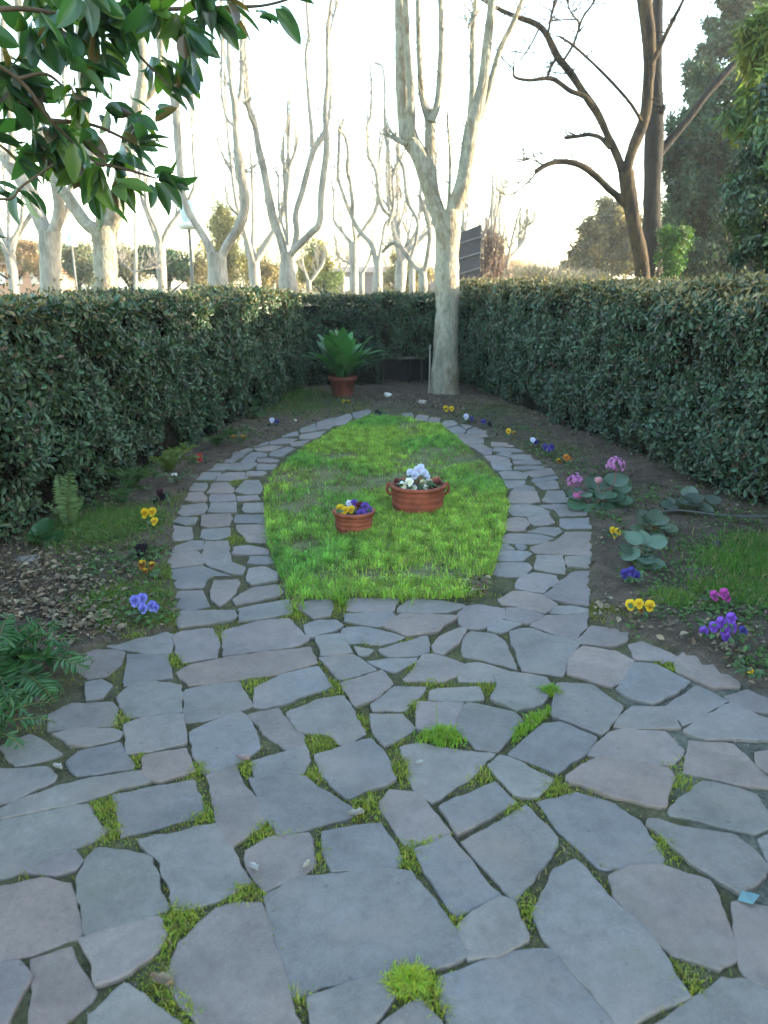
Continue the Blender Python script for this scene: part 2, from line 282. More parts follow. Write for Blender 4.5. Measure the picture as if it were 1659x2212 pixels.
# ------------------------------------------------------------------ paving data (traced, then laid out on the ground)
TR = {'4': (.499, 0, 1332), '5': (.5008, 828, 1332), '6': (.499, 0, 1728), '7': (.5008, 828, 1728), 'D': (1, 0, 0),
      'a': (.1953, 360, 1008), 'b': (.2604, 360, 864), 'c': (.2604, 864, 864), 'd': (.2170, 1008, 1044), 'e': (.2604, 612, 1260)}
ST = """4 470,125 560,75 700,60 760,85 735,150 640,158
4 305,175 400,138 540,150 520,205 455,250 385,262 330,225
4 548,160 720,165 742,260 640,275 540,298
4 370,285 440,275 478,300 440,345 375,355
4 75,295 105,288 185,345 95,395
4 215,420 320,375 480,370 505,400 490,460 340,480 215,485
4 230,505 330,484 480,484 525,500 500,530 390,550 300,545
4 515,345 560,300 660,278 775,300 780,410 640,428 550,430 528,390
4 545,470 640,436 785,428 800,545 690,565 580,590 555,590
4 0,560 130,508 195,545 265,590 160,620 70,640
4 290,625 340,580 510,545 570,635 560,655 420,670 340,682
4 -80,650 60,655 190,650 235,685 220,710 120,760 60,790 -80,810
4 -90,865 0,830 130,772 330,715 500,680 600,668 640,715 500,750 390,790 180,832 0,874 -90,895
4 620,605 800,570 835,665 700,705 625,690
4 760,80 790,65 920,50 945,110 940,175 790,195 765,130
4 965,60 1110,20 1245,5 1330,95 1270,126 970,166
4 770,240 830,205 1000,174 1335,130 1365,200 1200,245 1050,270 830,298
4 805,315 870,298 1035,282 1090,380 1040,395 950,430 800,450
4 1105,305 1230,250 1370,212 1430,300 1270,355 1160,390 1105,380
4 830,500 920,452 1040,412 1100,480 1110,560 1040,620 890,665 840,580
4 1080,425 1200,392 1300,500 1310,555 1235,570 1150,500
4 1240,420 1370,365 1490,345 1580,505 1470,555 1440,520 1300,490
4 1095,625 1320,560 1335,620 1300,680 1110,692
4 1365,600 1600,530 1645,580 1700,700 1510,780 1400,690
D 447,1676 510,1654 530,1702 572,1742 565,1780 500,1825 490,1815 470,1770 455,1700
D 247,1716 415,1685 437,1755 350,1780 265,1805
D 540,1680 660,1681 770,1755 690,1780 605,1800 575,1750
6 -80,125 0,88 370,18 445,120 445,140 310,208 60,316 0,338 -80,365
6 110,305 320,220 345,265 320,295 240,318
6 -80,395 0,378 200,342 300,360 310,420 365,550 345,578 200,632 0,695 -80,715
6 335,340 420,215 480,215 655,250 715,470 540,532 370,576 360,480
6 600,175 950,100 1075,345 930,430 760,460 700,280
6 1065,215 1160,165 1330,140 1360,270 1300,315 1150,385 1070,280
6 345,600 680,510 710,590 640,680 540,745 425,790 400,680
6 -80,735 0,715 75,702 125,770 30,960 -80,1010
6 140,688 310,634 345,720 400,820 395,860 250,965 135,1000
6 400,930 540,797 620,850 770,969 770,1060 400,1060
6 720,780 790,620 930,470 1000,450 1130,440 1190,640 1290,969 1310,1080 900,1080 890,960 800,860
D 574,1935 640,1897 815,1879 885,1884 960,1985 1000,2062 960,2083 700,2122 640,2148 612,2090
D 668,2155 840,2098 850,2150 795,2215 770,2260 700,2260 680,2200
D 828,2215 903,2160 948,2212 960,2280 820,2280
D 700,1798 820,1780 862,1850 855,1871 720,1878 705,1840
e 85,165 380,120 400,190 385,260 250,290 110,200
e 530,130 700,125 960,120 900,230 740,233 540,220
e 520,252 740,243 890,240 930,260 820,340 760,350 520,310
e 970,205 1050,130 1100,125 1480,170 1500,190 1340,238 1200,247 960,236
e 830,345 980,254 1290,264 1440,275 1260,395 1100,418 1020,430 860,360
e 175,345 290,300 430,300 490,350 400,395 270,428 210,440
e 500,370 560,355 700,360 900,405 1000,442 940,470 800,500 640,480 540,490 500,420
e 280,450 330,430 480,420 570,570 430,588 320,598
e 310,620 580,594 650,635 760,720 620,760 500,790 460,780
e 590,520 740,550 700,588 630,590
e 800,540 900,520 1060,475 1180,435 1210,500 1190,560 1090,596 900,600 830,580
e 700,640 850,622 1100,614 1080,650 930,728 860,708
e 490,830 640,792 820,728 900,840 750,955 600,1015 560,950
e 1010,780 1090,700 1160,592 1240,590 1500,665 1470,740 1330,805 1030,798
e 1240,510 1300,450 1450,375 1520,378 1450,490 1330,580 1260,565
e 740,990 800,955 920,853 1180,852 1130,930 1030,1000 1000,1035 760,1055
e 1230,890 1300,872 1620,852 1640,955 1400,975 1220,960
5 345,95 380,60 480,75 520,110 580,226 500,196 345,165
5 545,60 600,48 640,50 840,110 800,200 770,248 600,225 570,130
5 325,240 360,202 410,199 535,232 470,278 330,272
5 470,350 500,290 485,255 540,239 700,265 715,310 680,370 580,402
5 150,370 345,372 305,440 300,470 280,500 150,480
5 312,460 362,368 560,412 600,450 490,573 400,563
D 800,1545 868,1545 893,1575 850,1600 830,1610 810,1580
5 80,560 150,540 290,568 475,592 350,700 210,790 140,740
5 550,590 690,470 760,463 910,522 870,580 750,665
5 740,380 750,290 900,300 1020,385 1000,430 940,503 840,458 740,430
5 805,190 860,130 1000,150 1080,190 1040,270 990,298 800,243
5 840,100 900,40 1060,60 1040,108 990,128 860,113
5 1010,310 1090,200 1180,210 1320,280 1280,308 1170,373 1060,345
5 1060,120 1120,105 1260,165 1250,190 1090,178
5 1265,195 1290,155 1400,190 1525,280 1525,300 1420,300 1270,240
5 1030,430 1080,390 1250,387 1276,478 1100,477 1000,472
5 1222,390 1350,300 1480,370 1390,418 1372,438 1292,468 1262,420
5 1482,345 1570,315 1680,360 1700,410 1560,403 1492,360
5 1302,490 1380,434 1500,374 1700,460 1720,530 1500,518 1400,528
5 890,580 980,500 1020,485 1210,490 1290,570 1240,633 1100,618 900,593
5 455,640 510,600 590,630 720,700 660,770 560,760
5 800,700 870,640 950,612 1120,628 1220,652 1250,690 1205,808 1010,778
5 1330,532 1510,545 1600,640 1659,690 1700,720 1690,740 1450,698 1300,668
5 1610,590 1659,580 1730,590 1740,720 1665,672 1620,640
5 1250,820 1380,710 1430,712 1600,770 1640,830 1675,900 1590,923 1450,888 1250,848
D 957,1742 1068,1691 1110,1735 1005,1794 990,1798
D 822,1735 845,1706 905,1711 968,1793 930,1814 880,1818 850,1780
D 1167,1729 1250,1711 1330,1733 1390,1785 1430,1848 1420,1858 1310,1873 1290,1866 1215,1795
7 345,180 620,25 745,160 740,200 570,430
7 145,215 290,160 495,410 310,478 200,330
7 1150,110 1160,80 1350,130 1520,160 1659,290 1650,310 1540,400 1350,270
7 325,560 400,490 500,428 560,450 620,600 490,656 375,676
7 745,310 830,262 900,330 1140,590 1310,835 1050,958 1000,940 870,780 700,580 650,500
7 975,330 1060,292 1200,287 1400,350 1450,480 1500,600 1510,680 1440,718 1250,650 1120,550 1000,420
7 255,760 450,692 620,644 720,644 850,790 1000,966 1040,1080 330,1080 300,966 250,830
7 1510,450 1560,440 1700,480 1740,810 1650,785 1560,740 1530,650
7 1110,985 1430,805 1460,768 1560,773 1720,865 1720,1080 1100,1080
7 1628,170 1680,140 1750,200 1720,300 1665,250
d -60,1400 -75,1300 0,1222 120,1203 370,1240 380,1320 240,1398 140,1438 0,1438
d 240,1402 350,1362 540,1392 400,1460 340,1478 220,1450
d 330,1150 480,1080 600,1080 740,1110 890,1190 870,1230 770,1288 500,1218 360,1198
d 400,1240 560,1242 760,1312 720,1340 600,1386 400,1348
d 650,1400 780,1312 930,1312 1200,1295 1210,1300 1160,1440 1090,1543 900,1498
d 840,1288 900,1222 1040,1220 1210,1252 1190,1282 1000,1290
d 780,1110 900,1000 1040,880 1220,870 1215,1212 1000,1178 860,1148
d 510,960 660,890 890,925 900,970 770,1078 600,1058 500,1030
d 210,830 330,790 600,790 650,840 560,918 380,918 240,890
d 680,840 710,712 950,712 985,850 980,888 820,868
d 985,730 1230,718 1225,838 1010,820
d 280,690 370,668 600,678 640,700 560,768 330,768 290,740
d 490,615 560,600 600,640 560,656 510,648
d 300,602 400,602 470,650 300,655
d 650,620 750,592 880,572 980,484 1230,484 1240,700 720,688 640,650
d 320,540 420,494 700,504 850,540 780,580 640,596 400,588
d 610,480 740,434 910,438 940,480 880,518 740,492
d 370,420 420,350 500,332 600,350 610,410 580,460 480,468 380,458
d 930,352 1215,343 1230,440 990,440 940,420
d 620,340 820,312 870,390 790,408 680,418 630,380
d 410,212 600,204 720,224 820,280 800,302 600,317 480,308 420,280
d 890,250 960,208 1060,224 1200,272 1190,308 930,318
d 430,110 460,64 690,72 730,180 620,196 420,192
d 760,170 780,130 810,75 960,70 980,120 1050,150 1040,180 860,188
d 740,215 900,200 950,205 870,248 780,233
c 940,730 1020,702 1110,720 1120,745 960,745
c 1180,738 1130,690 1280,662 1310,690 1320,730 1200,735
c 870,667 1040,667 1020,698 920,733 880,710
c 1110,650 1170,642 1290,622 1310,650 1130,683 1100,670
c 830,600 860,592 980,592 1060,620 1050,653 860,653
c 1030,600 1250,560 1290,615 1120,638
c 750,510 910,497 925,575 830,583 780,570
c 950,552 1100,547 1200,552 1150,575 960,575
c 940,507 1060,497 1200,507 1220,528 1100,533 960,528
c 700,462 800,462 900,482 800,500 740,500
c 930,452 1060,442 1140,472 1150,490 940,490
c 620,402 760,402 760,452 700,455
c 810,450 850,432 920,437 920,478
c 790,392 1000,402 1040,430 880,430 780,420
c 560,372 680,362 740,395 620,395
c 760,342 870,352 970,385 770,380
c 480,312 690,322 690,355 540,365
c 430,292 500,272 560,290 700,272 730,300 640,315 470,305
c 560,252 620,222 740,265 560,280
c 380,240 480,212 540,250 540,270 420,285
c 330,210 370,172 440,167 480,200 390,230
c 500,200 560,207 600,220 550,245
c 230,178 260,142 340,150 320,200
c 120,168 150,122 240,132 222,175
c 20,110 100,105 112,162 40,150
b 1540,100 1659,60 1700,90 1640,140 1560,150
b 1400,150 1520,105 1535,150 1480,200 1400,210
b 1250,162 1390,127 1390,210 1350,240 1240,250
b 1100,212 1230,172 1235,255 1110,270
b 960,262 1080,217 1090,288 960,308
b 1110,285 1320,252 1250,310 1190,320 1100,318
b 860,342 950,314 1080,322 1010,356 860,368
b 1030,352 1180,332 1120,378 1030,383
b 690,372 760,342 840,347 830,368 720,388
b 720,402 850,377 960,382 880,418 760,423
b 850,447 1000,384 1060,402 960,468 860,468
b 600,412 680,387 710,410 640,448 580,440
b 430,510 580,424 640,460 540,516
b 640,480 710,432 740,432 830,442 820,468 740,473 730,508 620,508
b 750,487 840,482 930,500 900,518 760,513
b 320,580 380,532 510,532 470,583 340,583
b 490,570 540,519 740,519 730,543 680,568 600,578
b 750,542 780,529 910,532 880,573 750,576
b 210,660 290,602 450,602 380,658
a 550,150 580,92 660,64 860,54 880,120 700,148
a 890,54 1060,48 1100,70 1040,100 880,103
a 260,260 290,182 440,187 440,230 400,263
a 450,285 520,172 670,167 740,240 720,288
a 760,270 860,142 1020,142 1050,220 1030,288 870,298
a 220,370 250,292 390,282 430,330 440,368 300,383
a 480,360 490,309 740,304 760,370 640,378 490,383
a 780,322 1000,314 1030,358 880,367 790,368
a 130,510 170,420 430,392 440,450 400,508 200,538
a 470,500 500,402 760,392 770,500 600,503
a 840,480 860,402 1060,398 1090,498 880,498
a 60,600 120,552 330,562 300,630 200,638
a 60,800 80,645 180,664 280,664 280,788 140,808
a 390,650 400,532 700,522 710,570 690,648 480,667
a 750,610 770,524 1070,529 1080,618
a 380,770 400,692 680,674 700,760 560,798 440,793
a 780,650 1090,644 1100,830 900,820 850,760 790,700
a 60,890 270,814 400,814 400,900 200,928 80,928
a 20,1110 40,962 340,934 410,1040 390,1078 100,1113
a 430,1060 400,960 430,824 680,819 700,1040 560,1088 480,1100
a 740,960 760,892 900,874 1110,912 1120,960 900,968
a 900,1060 930,988 1120,983 1180,1060 1000,1068
a 490,1110 720,1064 860,1112 830,1180 740,1178
a 30,1200 60,1132 400,1094 700,1200 500,1200 430,1240 400,1328 120,1328
a 890,1250 920,1122 1080,1109 1220,1172 1210,1248 940,1298
a 100,1372 400,1360 430,1470 470,1530 240,1568 110,1540
a 490,1370 520,1264 780,1254 800,1310 700,1450 590,1530 500,1470
a 750,1460 930,1352 1210,1304 1290,1380 1230,1428 900,1498 780,1528
a 130,1700 160,1604 740,1594 760,1650 700,1700 150,1778
a 810,1570 1340,1464 1380,1620 1200,1648 820,1708"""
stones = []
for ln in ST.splitlines():
    k, *pp = ln.split(); s, ox, oy = TR[k]
    P = [G(ox+s*float(a.split(',')[0]), oy+s*float(a.split(',')[1])) for a in pp]
    stones.append(np.array(P))
# the same crazy paving goes on outside the picture, to both sides and behind the viewer
gx, gy = np.meshgrid(np.arange(-3.6, 3.7, .29), np.arange(-2.2, 3.3, .27), indexing='ij')
jx = gx+RNG.uniform(-.07, .07, gx.shape); jy = gy+RNG.uniform(-.065, .065, gx.shape); traced = list(stones)
for i in range(gx.shape[0]-1):
    for j in range(gx.shape[1]-1):
        q = np.array([(jx[a, c], jy[a, c]) for a, c in ((i, j), (i+1, j), (i+1, j+1), (i, j+1))])
        c0 = q.mean(0); q = c0+(q-c0)*.9
        pr = [proj(x, y, 0) for x, y in list(q)+[tuple(c0)]]
        if any(0 < u < 1659 and 1000 < v < 2212 for u, v in pr): continue
        T9 = np.array([c0+(q[k]-c0)*f+(q[(k+1) % 4]-q[k])*e*f for k in range(4) for f in (.5, 1) for e in (0, .5)]+[c0])
        if any(pip(T9, t_).any() for t_ in traced): continue
        if c0[1] > 1.2 and (abs(c0[0]) > (3.0 if c0[0] > 0 else 2.3)-.35*(c0[1]-1.2)): continue
        stones.append(q)
sb = MB()
def stone_outline(P, jit):
    out = []; n = len(P)
    for i in range(n):
        a, b_ = P[i], P[(i+1) % n]; L = np.linalg.norm(b_-a); k = max(3, int(L/.016))
        nr = np.array([b_[1]-a[1], a[0]-b_[0]])/max(L, 1e-6)
        for t in range(k):
            f = t/k; q = a*(1-f)+b_*f
            e = jit*1.5*noise.noise(Vector((q[0]*13, q[1]*13, 3.3)))+jit*1.1*noise.noise(Vector((q[0]*45, q[1]*45, 8)))
            out.append(q+nr*e)
    O = np.array(out)
    O = .8*O+.1*np.roll(O, 1, 0)+.1*np.roll(O, -1, 0)
    return O
cols_stone = [(.155, .157, .162), (.165, .162, .160), (.180, .170, .164), (.190, .165, .160), (.205, .165, .150), (.165, .166, .156), (.148, .152, .162), (.182, .162, .168)]
for si, P in enumerate(stones):
    area = 0.5*sum(P[i][0]*P[(i+1) % len(P)][1]-P[(i+1) % len(P)][0]*P[i][1] for i in range(len(P)))
    if area < 0: P = P[::-1]
    size = math.sqrt(abs(area)); c0 = P.mean(0)
    dv = P-c0; P = c0+dv*(1+.0115/np.maximum(np.linalg.norm(dv, axis=1, keepdims=True), .05))
    O = stone_outline(P, min(.007, size*.035)); n = len(O); cc = O.mean(0)
    zt = random.uniform(-.004, .004); tx, ty = random.uniform(-.012, .012), random.uniform(-.012, .012)
    def zz(p): return zt+tx*(p[0]-cc[0])+ty*(p[1]-cc[1])+.003*noise.noise(Vector((p[0]*6, p[1]*6, si)))
    rings = []
    for ins, dz in ((0, -.045), (0, -.003), (.002, -.0008), (.005, 0)):
        k = 1-ins/max(size*.5, .02); Q = cc+(O-cc)*k
        rings.append([(q[0], q[1], zz(q)+dz) for q in Q])
    for k in (.72, .4): 
        Q = cc+(O-cc)*k; rings.append([(q[0], q[1], zz(q)) for q in Q])
    V = [p for r_ in rings for p in r_]+[(cc[0], cc[1], zz(cc))]
    base = np.array(random.choice(cols_stone)); base = (base*.75+np.array([.168, .163, .161])*.25)*random.uniform(.78, 1.0)*np.array([1.05, .99, .95])
    f = [[i*n+j, i*n+(j+1) % n, (i+1)*n+(j+1) % n, (i+1)*n+j] for i in range(5) for j in range(n)]
    vv = np.array(V); cl = np.tile(base, (len(vv), 1))
    sb.add(vv, np.array(f), cl)
    sb.add(vv[5*n:], [[j, (j+1) % n, n] for j in range(n)], cl[:n+1])
o = sb.build('paving', M['stone'], smooth=False)
tag(o, 'crazy paving of irregular grey and purplish stone slabs around the small lawn', 'paving', kind='structure')

# raster masks on the ground, 1 cm
X0, Y0, DX = -3.6, -2.2, .01; NX, NY = 720, 1460
stone_mask = np.zeros((NX, NY), bool)
for P in stones:
    i0, i1 = int((P[:, 0].min()-X0)/DX)-1, int((P[:, 0].max()-X0)/DX)+2
    j0, j1 = int((P[:, 1].min()-Y0)/DX)-1, int((P[:, 1].max()-Y0)/DX)+2
    i0, j0, i1, j1 = max(i0, 0), max(j0, 0), min(i1, NX), min(j1, NY)
    if i1 <= i0 or j1 <= j0: continue
    I, J = np.meshgrid(np.arange(i0, i1), np.arange(j0, j1), indexing='ij')
    Q = np.stack([X0+I.ravel()*DX, Y0+J.ravel()*DX], 1)
    stone_mask[i0:i1, j0:j1] |= pip(Q, P).reshape(I.shape)
def on_stone(P):
    i = ((P[:, 0]-X0)/DX).astype(int); j = ((P[:, 1]-Y0)/DX).astype(int)
    ok = (i >= 0) & (i < NX) & (j >= 0) & (j < NY); r = np.zeros(len(P), bool); r[ok] = stone_mask[i[ok], j[ok]]; return r
lawnD = [(800, 903), (720, 935), (640, 985), (592, 1020), (572, 1050), (570, 1100), (580, 1180), (600, 1240), (628, 1290), (700, 1298), (760, 1292), (830, 1295),
         (960, 1295), (1050, 1290), (1062, 1250), (1080, 1190), (1092, 1140), (1097, 1100), (1090, 1055), (1060, 1015), (1000, 960), (950, 922), (890, 905)]
LAWN = np.array([G(*p) for p in lawnD])
outD = [(820, 876), (690, 910), (600, 945), (520, 975), (450, 1015), (412, 1045), (388, 1090), (368, 1150), (366, 1230), (380, 1290), (386, 1350), (330, 1370), (240, 1392),
        (160, 1415), (120, 1470), (60, 1540), (0, 1590), (-150, 1680), (-700, 2100)]
outR = [(870, 880), (960, 900), (1050, 930), (1130, 975), (1190, 1015), (1235, 1060), (1275, 1110), (1282, 1180), (1277, 1260), (1272, 1335), (1330, 1360), (1380, 1380),
        (1460, 1405), (1590, 1470), (1659, 1500), (1900, 1600), (2400, 2100)]
PAVE = np.array([G(*p) for p in outD]+[(-3.6, 1.0), (-3.6, -2.2), (3.6, -2.2), (3.6, 1.0)]+[G(*p) for p in outR[::-1]])

# ------------------------------------------------------------------ ground sheet
fx = np.concatenate([-np.geomspace(500, 4.1, 34), np.arange(-4, 4.01, .04), np.geomspace(4.1, 500, 34)])
fy = np.concatenate([-np.geomspace(300, 2.6, 22), np.arange(-2.5, 0, .1), np.arange(0, 13.01, .04), np.geomspace(13.1, 900, 44)])
XX, YY = np.meshgrid(fx, fy, indexing='ij'); P2 = np.stack([XX.ravel(), YY.ravel()], 1)
inl = pip(P2, LAWN); inp = pip(P2, PAVE) & ~inl; near = (np.abs(P2[:, 0]) < 4.2) & (P2[:, 1] < 13.2)
Z = np.zeros(len(P2)); C = np.zeros((len(P2), 3))
for i, (x, y) in enumerate(P2):
    if inp[i]:
        Z[i] = -.011+.004*nz(x, y, 0, 20); g = .5+.5*nz(x, y, 4, 2.5)
        C[i] = (.060+.02*g, .056+.024*g, .038)
        if x > .9 and y < 3: C[i] = (.095, .097, .08)
    elif inl[i]:
        Z[i] = -.004+.010*nz(x, y, 0, 3); g = .5+.5*nz(x, y, 9, 1.6); C[i] = (.15-.05*g, .13, .065)
    elif near[i]:
        Z[i] = .012+.022*nz(x, y, 0, 2.2)+.014*nz(x, y, 0, 9)+.008*nz(x, y, 3, 22)
        g = nz(x, y, 2, 1.3); C[i] = (.085+.03*g, .066+.022*g, .050+.015*g)
    else:
        Z[i] = -.02; g = nz(x, y, 2, .2); C[i] = (.12+.04*g, .12+.02*g, .06)
gm = MB(); ny = len(fy); I, J = np.meshgrid(np.arange(len(fx)-1), np.arange(ny-1), indexing='ij'); I = I.ravel(); J = J.ravel()
gm.add(np.column_stack([P2, Z]), np.stack([I*ny+J, (I+1)*ny+J, (I+1)*ny+J+1, I*ny+J+1], 1), C)
tag(gm.build('ground', M['soil'], smooth=True), 'bare brown garden soil between the hedges and the ground beyond', 'ground', kind='structure')

# ------------------------------------------------------------------ grass
def blades(mb, P, hgt, wid, cols, lean=.5, z0=0.0):
    n = len(P); a = RNG.uniform(0, 2*math.pi, n); ln = RNG.uniform(0, lean, n)
    d = np.stack([np.cos(a), np.sin(a), np.zeros(n)], 1); b = RNG.uniform(0, 2*math.pi, n)
    w = np.stack([np.cos(b), np.sin(b), np.zeros(n)], 1)*wid[:, None]
    B = np.column_stack([P, np.full(n, z0)]); up = np.array([0, 0, 1.])
    M1 = B+up*(hgt*.6)[:, None]+d*(hgt*ln*.35)[:, None]
    T = B+up*(hgt*(1-.45*ln))[:, None]+d*(hgt*ln*1.1)[:, None]
    V = np.stack([B-w, B+w, M1+w*.75, M1-w*.75, T], 1).reshape(-1, 3)
    k = (np.arange(n)*5)[:, None]
    cc = np.repeat(cols, 5, 0)
    mb.v.append(V); mb.c.append(cc)
    mb.f.setdefault(4, []).append(np.array([[0, 1, 2, 3]])+k+mb.n); mb.f.setdefault(3, []).append(np.array([[3, 2, 4]])+k+mb.n); mb.n += 5*n
def grasscol(n, base, var=.25, dry=.08):
    c = np.array(base)*RNG.uniform(1-var, 1+var, (n, 1))*np.array([1, 1, 1])+0
    c[:, 0] *= RNG.uniform(.75, 1.35, n); dr = RNG.random(n) < dry
    c[dr] = np.array([.24, .20, .10])*RNG.uniform(.6, 1.2, (dr.sum(), 1)); return c
lo, hi = LAWN.min(0), LAWN.max(0)
def noise_arr(P, s, z=0.0): return np.array([noise.noise(Vector((x*s, y*s, z))) for x, y in P])
nb = 230000
P = RNG.uniform(lo-.03, hi+.03, (nb, 2)); P = P[pip(P, LAWN+0)]
nA = noise_arr(P, 1.7, 5.); nB = noise_arr(P, 5.5, 2.); nC = noise_arr(P, 1.1, 11.)
bare = np.zeros(len(P))
for (u, v, r_) in ((690, 1030, .32), (1030, 990, .42), (650, 1090, .2), (880, 1040, .22), (1080, 1015, .3), (780, 1045, .3), (1050, 1265, .1), (650, 1180, .12), (740, 985, .2)):
    q = np.array(G(u, v)); bare = np.maximum(bare, np.exp(-((P-q)**2).sum(1)/(r_*r_*1.2)))
keep = RNG.random(len(P)) < np.clip(.74+1.0*nA+.7*nB-1.0*bare, .05, 1)
P = P[keep]; nA = nA[keep]; nB = nB[keep]; nC = nC[keep]; bare = bare[keep]
nD = noise_arr(P, 14., 4.); h = (.036+.024*nA+.030*np.maximum(nB, 0)+.030*np.maximum(nD, 0)+.026*RNG.random(len(P))**2)*(1-.6*bare); h = np.clip(h, .010, .10)
col = grasscol(len(P), (.235, .39, .065), .38, .13)*(1+.9*nD[:, None])
dk = np.clip(nC*2+.0, 0, .8)[:, None]; col = col*(1-dk)+col*np.array([.50, .82, 1.0])*dk
bm_ = RNG.random(len(P)) < bare*.55; col[bm_] = np.array([.22, .18, .10])*RNG.uniform(.6, 1.2, (bm_.sum(), 1))
g = MB(); blades(g, P, h, RNG.uniform(.0013, .0032, len(P)), col, 1.15)
# long blades hanging over the front edge
for (u, v, n_) in ((735, 1300, 60), (640, 1318, 40), (880, 1300, 25), (560+60, 1285, 20), (990, 1290, 30)):
    q = np.array(G(u, v)); PP = q+RNG.normal(0, .03, (n_, 2)); blades(g, PP, RNG.uniform(.05, .12, n_), RNG.uniform(.0015, .003, n_), grasscol(n_, (.13, .25, .03)), 1.2)
tag(g.build('lawn', M['grass']), 'bright green patchy lawn in the middle of the stone path', 'lawn', kind='stuff')

# joints
g = MB()
nb = 260000
P = np.stack([RNG.uniform(-2.6, 2.6, nb), RNG.uniform(1.0, 9.5, nb)], 1)
P = P[pip(P, PAVE) & ~pip(P, LAWN) & ~on_stone(P)]
m1 = noise_arr(P, 2.6, 1.); m2 = noise_arr(P, 9., 6.)
side = np.clip((P[:, 0]-.5)*.55, 0, .5)+np.clip((P[:, 1]-4.2)*.1, 0, .3)
keep = (m1+.6*m2-side) > RNG.uniform(.0, .6, len(P))
P = P[keep]; h = RNG.uniform(.008, .024, len(P))
blades(g, P, h, RNG.uniform(.001, .002, len(P)), grasscol(len(P), (.15, .18, .035), .4, .2), 1.4, -.011)
spots = [(225, 1740, .05, 160), (250, 1790, .05, 130), (400, 1735, .05, 120), (430, 1660, .045, 150), (440, 1760, .05, 120), (565, 1790, .05, 140), (530, 1655, .035, 90), (695, 1600, .06, 260),
         (900, 1525, .05, 110), (870, 1655, .07, 240), (680, 1672, .05, 120), (790, 1740, .06, 170), (690, 1845, .05, 90),
         (385, 1975, .06, 240), (350, 2030, .04, 90), (530, 1925, .05, 150), (1030, 1672, .08, 150), (985, 1990, .04, 90), (1135, 1965, .05, 130), (1430, 1822, .05, 120), (1185, 1700, .06, 170),
         (640, 1325, .07, 180), (735, 1310, .07, 160), (475, 1372, .08, 150), (375, 1425, .06, 150), (550, 1475, .07, 150), (640, 1485, .07, 120), (740, 1480, .07, 170), (258, 1552, .05, 120),
         (1052, 1482, .05, 110), (880, 1850, .06, 140), (1440, 1438, .05, 110), (1470, 1688, .05, 90), (360, 2130, .05, 160), (420, 2170, .06, 180), (512, 1040, .08, 90), (510, 1165, .09, 110),
         (400, 1070, .1, 30), (1210, 1180, .06, 30), (920, 1820, .05, 120), (935, 2165, .05, 180), (1470, 2120, .06, 120), (640, 2150, .04, 70), (1450, 1640, .05, 50), (940, 1470, .06, 90),
         (1100, 1740, .04, 70), (620, 1800, .04, 60), (300, 1640, .04, 60), (845, 1590, .05, 110), (770, 1560, .05, 110), (880, 1385, .05, 50), (905, 1440, .06, 60), (800, 1380, .04, 60)]
for (u, v, r_, n_) in spots:
    q = np.array(G(u, v)); n2 = n_*5; PP = q+RNG.normal(0, r_*1.0, (n2, 2)); PP = PP[~on_stone(PP)]
    n2 = len(PP)
    if n2 == 0: continue
    f = np.exp(-((PP-q)**2).sum(1)/(r_*r_)); blades(g, PP, (.007+.020*f)*RNG.uniform(.4, 1.35, n2), RNG.uniform(.0009, .0022, n2), grasscol(n2, (.19, .25, .035), .4, .14), 1.5, -.011)
tag(g.build('joint_grass', M['grass']), 'short yellow-green grass and moss growing in the joints between the slabs', 'grass', kind='stuff')
# the largest tufts, each by itself
for (u, v, r_, n_, hh, cc, lab) in ((886, 2122, .055, 1900, .045, (.26, .36, .04), 'thick yellow-green grass tuft at the near edge of the largest slab'),
                              (955, 1592, .075, 800, .06, (.15, .28, .03), 'bright green grass tuft with one tall thin blade between two slabs'),
                              (1150, 1560, .07, 700, .05, (.14, .26, .03), 'bright grass tuft strung along the diagonal joint right of the tall-bladed tuft'),
                              (1188, 1495, .05, 250, .055, (.13, .25, .03), 'upright grass tuft at the upper end of the diagonal joint')):
    q = G(u, v); a = RNG.uniform(0, 6.28, n_); rr = np.abs(RNG.normal(0, r_*.5, n_))
    PP = np.stack([q[0]+rr*np.cos(a)*1.15, q[1]+rr*np.sin(a)*.8], 1)
    if u == 1150: PP = np.stack([q[0]+RNG.uniform(-.09, .09, n_), q[1]+np.zeros(n_)], 1); PP[:, 1] += (PP[:, 0]-q[0])*1.1+RNG.normal(0, .018, n_)
    g = MB(); f = np.exp(-((PP-q)**2).sum(1)/(r_*r_)); blades(g, PP, hh*.85*(.3+.75*f)*RNG.uniform(.6, 1.15, n_), RNG.uniform(.0012, .0026, n_), grasscol(n_, cc, .25, .05), 1.1, -.009)
    if u == 955: blades(g, np.array([[q[0]-.02, q[1]+.03], [q[0]-.015, q[1]+.03]]), np.array([.19, .12]), np.array([.0016, .0014]), grasscol(2, cc), .1)
    tag(g.build('grass_tuft', M['grass'], origin=(q[0], q[1], 0)), lab, 'grass tuft', 'large grass tufts in the paving joints')
